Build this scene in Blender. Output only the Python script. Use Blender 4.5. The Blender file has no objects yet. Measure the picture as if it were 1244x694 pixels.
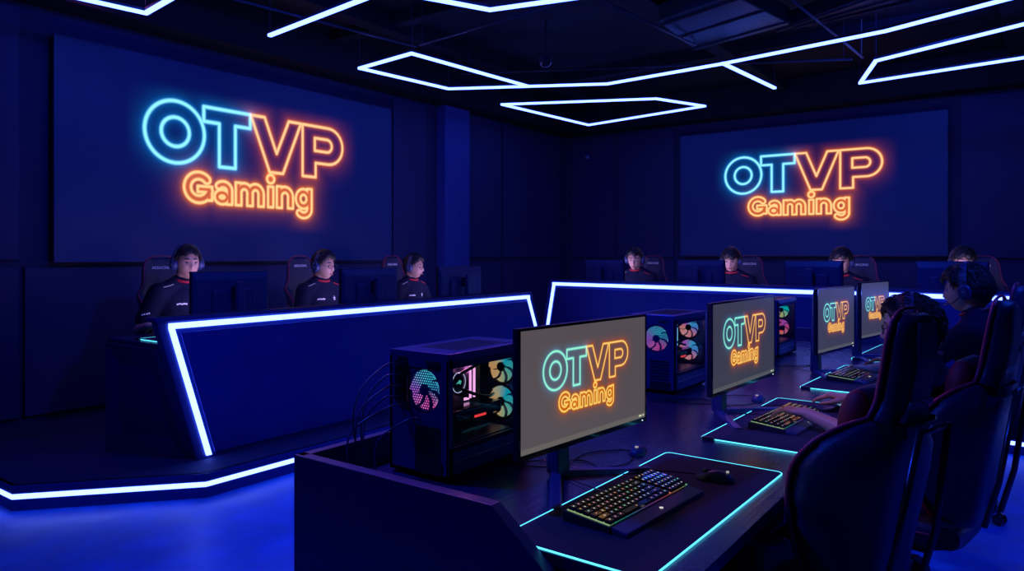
import bpy, bmesh, math, random
import numpy as np
from mathutils import Vector, Matrix, Euler
from mathutils.bvhtree import BVHTree
random.seed(7); np.random.seed(7)
R = math.radians; PI = math.pi
SC = bpy.context.scene
COL = SC.collection

# ------------------------------------------------------------------ camera, world, exposure
F_PX = 880.0; CAM_H = 1.5; HORIZON = 310.0; YAW = R(36)
cam_d = bpy.data.cameras.new('camera'); cam = bpy.data.objects.new('camera', cam_d); COL.objects.link(cam)
cam.location = (0, 0, CAM_H); cam.rotation_euler = (R(90), 0, R(-54))
cam_d.sensor_width = 36; cam_d.lens = F_PX / 1244 * 36
cam_d.shift_y = -(347 - HORIZON) / 1244
cam_d.clip_start = 0.05
SC.camera = cam
w = bpy.data.worlds.new('world'); SC.world = w; w.use_nodes = True
w.node_tree.nodes['Background'].inputs[0].default_value = (0.003, 0.006, 0.09, 1)
w.node_tree.nodes['Background'].inputs[1].default_value = 1.0
SC.view_settings.view_transform = 'Standard'; SC.view_settings.look = 'None'
SC.view_settings.exposure = 0.0; SC.view_settings.gamma = 1.0; SC.view_settings.use_curve_mapping = False
SC.cycles.use_denoising = True; SC.cycles.max_bounces = 6; SC.cycles.diffuse_bounces = 3
SC.cycles.glossy_bounces = 3; SC.cycles.transmission_bounces = 4; SC.cycles.transparent_max_bounces = 8
SC.cycles.sample_clamp_indirect = 4.0; SC.cycles.caustics_reflective = False; SC.cycles.caustics_refractive = False
CEIL_LED_Z = 3.4
def spot(name, loc, target, color, power, angle, blend=0.8, size=0.12):
    l = bpy.data.lights.new(name, 'SPOT'); l.color = color; l.energy = power; l.spot_size = R(angle); l.spot_blend = blend
    l.shadow_soft_size = size
    o = bpy.data.objects.new(name, l); COL.objects.link(o); o.location = loc
    o.rotation_euler = (Vector(target) - Vector(loc)).to_track_quat('-Z', 'Y').to_euler()
    return o
BLUE = (0.015, 0.07, 1.0); MAG = (0.85, 0.16, 1.0)  # blue washes below are unseen spots added to strengthen the room's blue
spot('wash_blue_desk', (1.2, 3.0, 3.75), (2.8, 1.1, 0.7), BLUE, 380, 100)
spot('wash_blue_aisle', (4.6, -1.4, 3.75), (5.2, -0.3, 0), BLUE, 300, 100)
spot('wash_blue_floor', (0.6, 3.2, 3.75), (2.2, 4.1, 0), BLUE, 170, 60)
spot('wash_violet_hands', (1.6, 1.2, 3.7), (3.36, 0.86, 0.8), (0.50, 0.24, 1.0), 120, 20)  # added spot without a fixture, brightens the typing hands
spot('wash_blue_far_counter', (4.8, 2.4, 3.7), (7.4, 2.4, 1.25), BLUE, 120, 80)
spot('wash_blue_counter', (3.2, 1.4, 3.75), (4.6, 4.7, 1.0), BLUE, 130, 95)
spot('wash_blue_left_screen', (2.6, 3.6, 3.75), (4.2, 6.6, 2.6), BLUE, 60, 95)
spot('wash_blue_right_screen', (7.2, 0.6, 3.75), (10.7, 2.4, 2.4), BLUE, 60, 100)
spot('wash_magenta_desk', (4.9, 2.9, 3.7), (3.1, 0.8, 0.8), MAG, 60, 62)
spot('wash_magenta_stage', (2.6, 6.2, 3.7), (4.2, 5.3, 1.1), MAG, 16, 100)
spot('wash_magenta_end_panel', (2.6, 3.3, 3.6), (1.5, 1.75, 0.85), MAG, 60, 24)
spot('wash_magenta_back', (9.9, 3.2, 3.7), (8.0, 2.2, 1.2), MAG, 14, 100)

# pixel -> world helpers (world x runs along the desk row, y towards the left screen wall)
def uv(X, Y): return (X*math.sin(YAW) + Y*math.cos(YAW), -X*math.cos(YAW) + Y*math.sin(YAW))
def at_z(px, py, z):
    Y = F_PX * (CAM_H - z) / (py - HORIZON); X = (px - 622) / F_PX * Y
    return uv(X, Y)
def at_Y(px, Y): return uv((px - 622) / F_PX * Y, Y)

# ------------------------------------------------------------------ materials
MATS = {}
def mat(name, col=(0.1, 0.1, 0.1), rough=0.5, metal=0.0, em=None, es=0.0, noise=0.0, nscale=8.0, bump=0.0, bscale=60.0, coat=0.0, spec=0.5, sheen=0.0):
    if name in MATS: return MATS[name]
    m = bpy.data.materials.new(name); m.use_nodes = True; MATS[name] = m
    nt = m.node_tree; b = nt.nodes['Principled BSDF']
    b.inputs['Base Color'].default_value = (*col, 1); b.inputs['Roughness'].default_value = rough
    b.inputs['Metallic'].default_value = metal; b.inputs['Coat Weight'].default_value = coat
    b.inputs['Specular IOR Level'].default_value = spec; b.inputs['Sheen Weight'].default_value = sheen
    if em: b.inputs['Emission Color'].default_value = (*em, 1); b.inputs['Emission Strength'].default_value = es
    tc = nt.nodes.new('ShaderNodeTexCoord')
    if noise:
        n = nt.nodes.new('ShaderNodeTexNoise'); n.inputs['Scale'].default_value = nscale; n.inputs['Detail'].default_value = 5
        nt.links.new(tc.outputs['Object'], n.inputs['Vector'])
        r = nt.nodes.new('ShaderNodeMapRange'); r.inputs['To Min'].default_value = 1 - noise; r.inputs['To Max'].default_value = 1 + noise
        nt.links.new(n.outputs['Fac'], r.inputs['Value'])
        mx = nt.nodes.new('ShaderNodeVectorMath'); mx.operation = 'SCALE'; mx.inputs[0].default_value = col
        nt.links.new(r.outputs[0], mx.inputs['Scale']); nt.links.new(mx.outputs[0], b.inputs['Base Color'])
        r2 = nt.nodes.new('ShaderNodeMapRange'); r2.inputs['To Min'].default_value = max(0.03, rough*(1-noise*0.6)); r2.inputs['To Max'].default_value = min(1, rough*(1+noise*0.6))
        nt.links.new(n.outputs['Fac'], r2.inputs['Value']); nt.links.new(r2.outputs[0], b.inputs['Roughness'])
    if bump:
        n2 = nt.nodes.new('ShaderNodeTexNoise'); n2.inputs['Scale'].default_value = bscale; n2.inputs['Detail'].default_value = 4
        nt.links.new(tc.outputs['Object'], n2.inputs['Vector'])
        bp = nt.nodes.new('ShaderNodeBump'); bp.inputs['Strength'].default_value = bump; bp.inputs['Distance'].default_value = 0.01
        nt.links.new(n2.outputs['Fac'], bp.inputs['Height']); nt.links.new(bp.outputs[0], b.inputs['Normal'])
    return m
def emat(name, col, s):
    if name in MATS: return MATS[name]
    m = bpy.data.materials.new(name); m.use_nodes = True; MATS[name] = m
    nt = m.node_tree; nt.nodes.clear(); e = nt.nodes.new('ShaderNodeEmission'); o = nt.nodes.new('ShaderNodeOutputMaterial')
    e.inputs[0].default_value = (*col, 1); e.inputs[1].default_value = s; nt.links.new(e.outputs[0], o.inputs[0]); return m
def wood(name, col, rough):
    m = mat(name, col, rough, noise=0.35, nscale=3)
    nt = m.node_tree; b = nt.nodes['Principled BSDF']
    tc = nt.nodes.new('ShaderNodeTexCoord'); mp = nt.nodes.new('ShaderNodeMapping'); mp.inputs['Scale'].default_value = (2.0, 60, 1)
    n = nt.nodes.new('ShaderNodeTexNoise'); n.inputs['Scale'].default_value = 2; n.inputs['Detail'].default_value = 6
    nt.links.new(tc.outputs['Object'], mp.inputs[0]); nt.links.new(mp.outputs[0], n.inputs['Vector'])
    bp = nt.nodes.new('ShaderNodeBump'); bp.inputs['Strength'].default_value = 0.25; bp.inputs['Distance'].default_value = 0.004
    nt.links.new(n.outputs['Fac'], bp.inputs['Height']); nt.links.new(bp.outputs[0], b.inputs['Normal'])
    return m
LED = emat('led_blue_white', (0.10, 0.17, 1.0), 8.0)
LED_C = emat('led_ceiling', (0.075, 0.135, 1.0), 10.0)
CYAN = emat('led_cyan', (0.08, 0.58, 0.88), 2.3)
CYAN_DIM = emat('led_cyan_soft', (0.25, 0.6, 0.8), 0.9)
M_WALL = mat('navy_wall_paint', (0.020, 0.030, 0.13), 0.75, noise=0.25, nscale=1.3, bump=0.1)
M_WALLP = mat('navy_wall_panel', (0.022, 0.034, 0.16), 0.6, noise=0.2, nscale=1.1)
M_PILLAR = mat('blue_pillar_paint', (0.04, 0.08, 0.42), 0.6, noise=0.1)
M_CEIL = mat('black_ceiling_paint', (0.006, 0.007, 0.02), 0.8, noise=0.3, nscale=2)
M_BEAM = mat('dark_beam', (0.05, 0.05, 0.09), 0.5, noise=0.2)
M_DUCT = mat('grey_duct', (0.04, 0.08, 0.12), 0.45, metal=0.4, noise=0.2)
M_FLOOR = mat('blue_lit_concrete', (0.012, 0.17, 0.66), 0.40, noise=0.75, nscale=2.6, bump=0.35, bscale=7)  # concrete with the blue glow of the lights put into its colour
M_STAGE = mat('stage_carpet', (0.018, 0.026, 0.10), 0.7, noise=0.25, nscale=5, bump=0.2, bscale=120)
M_RISER = mat('stage_riser', (0.03, 0.05, 0.22), 0.5, noise=0.15)
M_COUNTER = mat('counter_navy_laminate', (0.028, 0.045, 0.20), 0.42, noise=0.2, nscale=2.5)
M_COUNTERP = mat('counter_panel', (0.022, 0.042, 0.26), 0.5, noise=0.3, nscale=2.2)
M_DESK = wood('black_wood_desk', (0.014, 0.020, 0.085), 0.27)
M_DESKP = mat('dark_desk_panel', (0.045, 0.048, 0.14), 0.4, noise=0.2, nscale=4)
M_PLASTIC = mat('black_plastic', (0.018, 0.020, 0.045), 0.35, noise=0.15, nscale=20)
M_PLASTIC2 = mat('dark_monitor_plastic', (0.03, 0.055, 0.20), 0.38, noise=0.1, nscale=20)
M_GLOSS = mat('black_gloss', (0.010, 0.010, 0.025), 0.15, coat=0.5)
M_METAL = mat('dark_metal', (0.08, 0.08, 0.13), 0.3, metal=0.8, noise=0.15)
M_STEEL = mat('steel', (0.45, 0.5, 0.6), 0.3, metal=1.0)
M_CASE = mat('pc_case_steel', (0.035, 0.06, 0.28), 0.33, metal=0.3, noise=0.12)
M_PAD = mat('mousepad_cloth', (0.012, 0.014, 0.06), 0.75, bump=0.2, bscale=400)
M_CHAIR = mat('black_leatherette', (0.022, 0.026, 0.085), 0.38, bump=0.25, bscale=180, noise=0.1)
M_CHAIR2 = mat('dark_suede', (0.030, 0.030, 0.055), 0.6, noise=0.15, bump=0.2, bscale=250)
M_RED = mat('red_piping', (0.75, 0.04, 0.12), 0.4)
M_REDF = mat('red_fabric', (0.40, 0.01, 0.035), 0.55, bump=0.2, bscale=200)
M_SKIN = mat('skin', (0.62, 0.37, 0.29), 0.5, noise=0.06, nscale=30)
M_LIPS = mat('lips', (0.42, 0.13, 0.12), 0.45)
M_EYE = mat('eye_white', (0.6, 0.58, 0.56), 0.3)
M_IRIS = mat('iris', (0.015, 0.01, 0.008), 0.2)
M_HAIR = mat('black_hair', (0.010, 0.008, 0.014), 0.42, bump=0.6, bscale=140)
M_JERSEY = mat('black_jersey', (0.006, 0.008, 0.034), 0.85, spec=0.12, bump=0.35, bscale=25, noise=0.15)
M_PANTS = mat('dark_trousers', (0.02, 0.02, 0.04), 0.8, bump=0.3, bscale=30)
M_SHOE = mat('dark_shoes', (0.03, 0.03, 0.05), 0.6)
M_WHITE = mat('white_print', (0.75, 0.75, 0.80), 0.5)
M_GREYP = mat('grey_print', (0.25, 0.25, 0.30), 0.5)
M_BAND = mat('headset_band', (0.07, 0.09, 0.20), 0.4)

# ------------------------------------------------------------------ mesh builder
class MB:
    def __init__(s): s.v = []; s.f = []
    def _add(s, V, Fc, M=None):
        n = len(s.v)
        if M is not None: V = [tuple(M @ Vector(p)) for p in V]
        s.v += [tuple(p) for p in V]; s.f += [tuple(i + n for i in f) for f in Fc]; return s
    def box(s, c, d, rot=(0, 0, 0)):
        x, y, z = d[0]/2, d[1]/2, d[2]/2
        V = [(-x,-y,-z),(x,-y,-z),(x,y,-z),(-x,y,-z),(-x,-y,z),(x,-y,z),(x,y,z),(-x,y,z)]
        Fc = [(0,3,2,1),(4,5,6,7),(0,1,5,4),(1,2,6,5),(2,3,7,6),(3,0,4,7)]
        return s._add(V, Fc, Matrix.Translation(c) @ Euler(rot).to_matrix().to_4x4())
    def bx(s, x0, x1, y0, y1, z0, z1): return s.box(((x0+x1)/2,(y0+y1)/2,(z0+z1)/2), (abs(x1-x0),abs(y1-y0),abs(z1-z0)))
    def loft(s, rings, closed=True, cap=True):
        n = len(rings[0]); V = [p for r in rings for p in r]; Fc = []
        for i in range(len(rings)-1):
            for j in range(n if closed else n-1):
                k = (j+1) % n; Fc.append((i*n+j, i*n+k, (i+1)*n+k, (i+1)*n+j))
        if cap and closed:
            Fc.append(tuple(range(n-1, -1, -1))); Fc.append(tuple((len(rings)-1)*n + j for j in range(n)))
        return s._add(V, Fc)
    def tube(s, pts, r, n=8, loop=False):
        pts = [Vector(p) for p in pts]; rr = r if isinstance(r, (list, tuple)) else [r]*len(pts)
        rings = []; up = None; N = len(pts)
        for i, p in enumerate(pts):
            a = pts[i-1] if (i > 0 or loop) else pts[i]; b = pts[(i+1) % N] if (i < N-1 or loop) else pts[i]
            t = (b - a); t = t.normalized() if t.length > 1e-9 else Vector((0,0,1))
            if up is None: up = Vector((0,0,1)) if abs(t.z) < 0.9 else Vector((1,0,0))
            x = t.cross(up)
            if x.length < 1e-6: x = t.cross(Vector((1,0.1,0)))
            x.normalize(); y = x.cross(t).normalized(); up = y
            rings.append([tuple(p + (x*math.cos(2*PI*j/n) + y*math.sin(2*PI*j/n))*rr[i]) for j in range(n)])
        if loop: rings.append(rings[0]); return s.loft(rings, cap=False)
        return s.loft(rings)
    def cyl(s, a, b, r0, r1=None, n=16): return s.tube([a, b], [r0, r0 if r1 is None else r1], n)
    def ell(s, c, r, nu=16, nv=10, rot=(0,0,0)):
        V = [(0,0,-r[2])]; 
        for i in range(1, nv):
            th = -PI/2 + PI*i/nv
            for j in range(nu): ph = 2*PI*j/nu; V.append((r[0]*math.cos(th)*math.cos(ph), r[1]*math.cos(th)*math.sin(ph), r[2]*math.sin(th)))
        V.append((0,0,r[2])); Fc = []
        for j in range(nu): Fc.append((0, 1+(j+1)%nu, 1+j))
        for i in range(nv-2):
            for j in range(nu): a = 1+i*nu+j; b = 1+i*nu+(j+1)%nu; Fc.append((a, b, b+nu, a+nu))
        L = len(V)-1
        for j in range(nu): Fc.append((L, L-nu+j, L-nu+(j+1)%nu))
        return s._add(V, Fc, Matrix.Translation(c) @ Euler(rot).to_matrix().to_4x4())
    def cap(s, a, b, r0, r1=None, n=14):
        r1 = r0 if r1 is None else r1; a = Vector(a); b = Vector(b); t = (b-a)
        L = t.length; t = t.normalized() if L > 1e-9 else Vector((0,0,1))
        pts = []; rr = []
        for k in range(4): th = PI/2*(1-k/4+0.0); pts.append(a - t*r0*math.sin(th)); rr.append(max(r0*math.cos(th), 1e-4))
        pts.append(a); rr.append(r0); pts.append(b); rr.append(r1)
        for k in range(1, 5): th = PI/2*k/4; pts.append(b + t*r1*math.sin(th)); rr.append(max(r1*math.cos(th), 1e-4))
        up = Vector((0,0,1)) if abs(t.z) < 0.9 else Vector((1,0,0)); x = t.cross(up).normalized(); y = x.cross(t)
        return s.loft([[tuple(p + (x*math.cos(2*PI*j/n)+y*math.sin(2*PI*j/n))*r) for j in range(n)] for p, r in zip(pts, rr)])
    def prism(s, poly, fn, a, b):
        """poly: 2-D points; fn(p, t) -> 3-D; extruded from t=a to t=b"""
        return s.loft([[fn(p, a) for p in poly], [fn(p, b) for p in poly]])
    def build(s, name, m, parent=None, bevel=0, smooth=False, seg=2, subsurf=0):
        me = bpy.data.meshes.new(name); me.from_pydata(s.v, [], s.f)
        bm = bmesh.new(); bm.from_mesh(me); bmesh.ops.recalc_face_normals(bm, faces=bm.faces); bm.to_mesh(me); bm.free()
        if smooth: me.polygons.foreach_set('use_smooth', [True]*len(me.polygons))
        me.materials.append(m)
        o = bpy.data.objects.new(name, me); COL.objects.link(o)
        if parent: o.parent = parent
        if bevel:
            md = o.modifiers.new('bevel', 'BEVEL'); md.width = bevel; md.segments = seg; md.limit_method = 'ANGLE'
        if subsurf:
            md = o.modifiers.new('sub', 'SUBSURF'); md.levels = subsurf; md.render_levels = subsurf
        return o
def tag(o, label=None, cat=None, group=None, kind=None):
    for k, v in (('label', label), ('category', cat), ('group', group), ('kind', kind)):
        if v: o[k] = v
    return o
def thing(name, label, cat, loc=(0,0,0), rz=0, group=None, kind=None):
    o = bpy.data.objects.new(name, None); COL.objects.link(o); o.location = loc; o.rotation_euler = (0,0,rz); o.empty_display_size = 0.05
    return tag(o, label, cat, group, kind)
def copy_tree(o, parent=None):
    c = o.copy(); COL.objects.link(c)
    if parent: c.parent = parent
    for ch in list(o.children): copy_tree(ch, c)
    return c
def clone(o, label, loc, rz, group=None):
    c = copy_tree(o); c.location = loc; c.rotation_euler = (0,0,rz); c['label'] = label
    if group: c['group'] = group
    return c
def apply_mods(o):
    dg = bpy.context.evaluated_depsgraph_get(); dg.update()
    me = bpy.data.meshes.new_from_object(o.evaluated_get(dg)); o.modifiers.clear()
    old = o.data; o.data = me; bpy.data.meshes.remove(old); return o
def text_mesh(name, body, size, m, parent, M, extrude=0.0006, bold=0.0):
    c = bpy.data.curves.new(name, 'FONT'); c.body = body; c.size = size; c.extrude = extrude; c.align_x = 'CENTER'; c.align_y = 'CENTER'; c.offset = bold
    t = bpy.data.objects.new('tmp', c); COL.objects.link(t)
    dg = bpy.context.evaluated_depsgraph_get(); me = bpy.data.meshes.new_from_object(t.evaluated_get(dg))
    bpy.data.objects.remove(t); me.transform(M); me.materials.clear(); me.materials.append(m); me.name = name
    o = bpy.data.objects.new(name, me); COL.objects.link(o); o.parent = parent; return o
def smooth_noise(p, s, seed=0.0):
    return (math.sin(p[0]*s+seed)*math.cos(p[1]*s*1.3+seed*2)+math.sin(p[2]*s*0.9+seed*3+p[0]*s*0.5))*0.5

# ------------------------------------------------------------------ room shell
X0, X1, Y0, Y1, ZC = -3.2, 10.7, -4.2, 6.6, 3.95
def struct(mb, name, m, **k): o = mb.build(name, m, **k); o['kind'] = 'structure'; return o
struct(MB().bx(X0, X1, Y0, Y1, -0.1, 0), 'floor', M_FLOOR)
struct(MB().bx(X0-0.15, X1+0.15, Y0-0.15, Y1+0.15, ZC, ZC+0.1), 'ceiling', M_CEIL)
struct(MB().bx(X0-0.15, X1+0.15, Y1, Y1+0.15, -0.1, ZC), 'wall_left', M_WALL)
struct(MB().bx(X1, X1+0.15, Y0-0.15, Y1, -0.1, ZC), 'wall_far', M_WALL)
struct(MB().bx(X0-0.15, X0, Y0-0.15, Y1, -0.1, ZC), 'wall_near', M_WALL)
struct(MB().bx(X0, X1, Y0-0.15, Y0, -0.1, ZC), 'wall_right', M_WALL)
# bulkhead round the top, wall panels, pillar
b = MB().bx(X0, X1, Y1-0.35, Y1, 3.52, ZC); b.bx(X1-0.35, X1, Y0, Y1-0.35, 3.52, ZC)
struct(b, 'trim_1', M_CEIL, bevel=0.005)
b = MB()
for x0, x1 in ((-2.8, 0.2), (0.26, 2.36), (7.95, 8.75), (8.83, 10.4)):
    for z0, z1 in ((0.2, 1.40), (1.46, 3.48)): b.bx(x0, x1, Y1-0.035, Y1, z0, z1)
b.bx(2.4, 7.1, Y1-0.035, Y1, 0.2, 1.40); b.bx(6.5, 7.1, Y1-0.035, Y1, 1.46, 3.48)
struct(b, 'trim_2', M_WALLP, bevel=0.006)
b = MB()
for y0, y1 in ((-4.0, -1.0), (-0.95, 0.78), (4.62, 5.6), (5.68, 6.5)):
    for z0, z1 in ((0.2, 1.40), (1.46, 3.48)): b.bx(X1-0.035, X1, y0, y1, z0, z1)
b.bx(X1-0.035, X1, 0.86, 4.55, 0.2, 1.40)
struct(b, 'trim_3', M_WALLP, bevel=0.006)
struct(MB().bx(7.35, 7.87, 6.45, Y1, 0, 3.52), 'pillar', M_PILLAR, bevel=0.006)
# ceiling grid: beams, rails, ducts
b = MB()
for y in (-2.4, 0.2, 2.9, 5.4): b.bx(X0, X1-0.35, y-0.09, y+0.09, 3.78, ZC)
for x in (-1.0, 2.2, 5.3, 8.4): b.bx(x-0.07, x+0.07, Y0, Y1-0.35, 3.84, ZC)
struct(b, 'ceiling_beam', M_CEIL, bevel=0.004)
def rail(name, a, c, label, r=0.012, m=M_BEAM, z=3.56):
    mb = MB().cyl((a[0], a[1], z), (c[0], c[1], z), r, n=8)
    o = mb.build(name, m, smooth=True); tag(o, label, 'rail', 'thin rails hung under the ceiling'); 
    d = Vector((c[0]-a[0], c[1]-a[1])); n = max(1, int(d.length/2)); 
    for i in range(n+1): p = Vector(a[:2]) + d*(0.02+0.96*i/n); MB().cyl((p.x, p.y, z), (p.x, p.y, ZC), 0.004, n=6).build('hanger', m, o)
    return o
rail('ceiling_rail', at_z(735, 2, 3.56), at_z(845, 55, 3.56), 'thin dark rail hung under the ceiling right of centre')
rail('ceiling_rail', at_z(958, -4, 3.56), at_z(1048, 70, 3.56), 'thin pale rail on the ceiling above the right wall screen', m=mat('pale_rail', (0.35, 0.3, 0.32), 0.5))
rail('ceiling_rail', at_z(280, -2, 3.56), at_z(505, 57, 3.56), 'thin dark rail on the ceiling left of the zigzag light')
rail('ceiling_rail', at_z(510, 55, 3.56), at_z(700, -2, 3.56), 'thin dark rail crossing the ceiling behind the centre light')
rail('ceiling_rail', at_z(560, 90, 3.56), at_z(1035, 72, 3.56), 'long dark rail running above the zigzag light to the right')
def duct(label, corners, z0, z1, m):
    pts = [at_z(px, py, z0) for px, py in corners]
    mb = MB().prism(pts, lambda p, t: (p[0], p[1], t), z0, z1)
    o = mb.build('air_duct', m, bevel=0.01)
    f = MB(); c = (Vector(pts[0]) + Vector(pts[2]))/2
    for k in (0.1, 0.5, 0.9):
        a = Vector(pts[0]).lerp(Vector(pts[1]), k); e = Vector(pts[3]).lerp(Vector(pts[2]), k)
        f.tube([(a.x, a.y, z0-0.004), (e.x, e.y, z0-0.004)], 0.012, 6)
    f.build('flange', M_BEAM, o)
    return tag(o, label, 'duct')
duct('flat grey air duct under the ceiling at top right', ((800, 26), (845, 62), (960, 30), (890, -6)), 3.60, 3.76, M_DUCT)
duct('narrow dark duct crossing the ceiling over the centre', ((940, 38), (985, 30), (1110, 2), (1060, -6)), 3.62, 3.76, M_BEAM)
t = thing('ceiling_camera', 'small dark dome camera under the ceiling above the centre light', 'camera', (*at_z(663, 76, 3.5), 3.5))
MB().ell((0, 0, 0), (0.06, 0.06, 0.05)).build('dome', M_GLOSS, t, smooth=True)
MB().cyl((0, 0, 0), (0, 0, 0.06), 0.07).cyl((0, 0, 0.05), (0, 0, 0.45), 0.012).build('mount', M_BEAM, t, bevel=0.004)
t = thing('wall_camera', 'tiny dark camera fixed near the top of the far corner', 'camera', (*at_z(712, 190, 2.98), 2.98))
MB().cyl((0, 0, 0), (-0.1, -0.08, -0.03), 0.03).build('body', M_PLASTIC2, t, smooth=True, bevel=0.004)
MB().cyl((0.02, 0.02, 0), (0.3, 0.2, 0.05), 0.012).build('arm', M_PLASTIC2, t)

# ------------------------------------------------------------------ ceiling light tubes
def strip(mb, pts, wd=0.034, ht=0.022, z=CEIL_LED_Z):
    pts = [Vector((p[0], p[1], z)) for p in pts]
    for a, c in zip(pts[:-1], pts[1:]):
        d = (c-a); L = d.length; ang = math.atan2(d.y, d.x); m = (a+c)/2
        mb.box((m.x, m.y, z), (L+wd*0.6, wd, ht), (0, 0, ang))
def ceiling_light(paths, label):
    t = thing('ceiling_light', label, 'light', (*at_z(*paths[0][0], CEIL_LED_Z), CEIL_LED_Z), group='angular light tubes under the ceiling')
    o = Vector(t.location); a = MB(); h = MB(); k = MB()
    for p in paths:
        pts = [Vector((*at_z(x, y, CEIL_LED_Z), 0)) - Vector((o.x, o.y, 0)) for x, y in p]
        strip(a, pts, z=0); strip(h, pts, 0.040, 0.02, z=0.022)
        for q in {(round(q.x, 4), round(q.y, 4)) for q in pts}: MB().cyl((*q, 0.03), (*q, ZC-CEIL_LED_Z), 0.003, n=6).build('suspension_wire', M_BEAM, t)
    a.build('light_tube', LED_C, t); h.build('housing', M_BEAM, t)
ceiling_light([[(70, -8), (177, 16), (222, -10)]], 'V shaped light tube at the top left corner')
ceiling_light([[(328, 43), (470, -12)]], 'straight slanted light tube above the left wall screen')
ceiling_light([[(500, -6), (595, 12), (730, -7)]], 'shallow V shaped light tube at the top centre')
ceiling_light([[(642, 105), (500, 65), (437, 83), (545, 108), (738, 102), (875, 78), (1075, 38), (1250, -8)], [(878, 77), (941, 107)]], 'long zigzag light tube crossing the whole ceiling')
ceiling_light([[(610, 127), (715, 152), (856, 129), (797, 120), (610, 127)]], 'closed four sided light tube, lowest and farthest on the ceiling')
ceiling_light([[(1290, 18), (1064, 74), (1045, 101), (1290, 63)]], 'open angular light tube at the right above the right screen')

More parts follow.
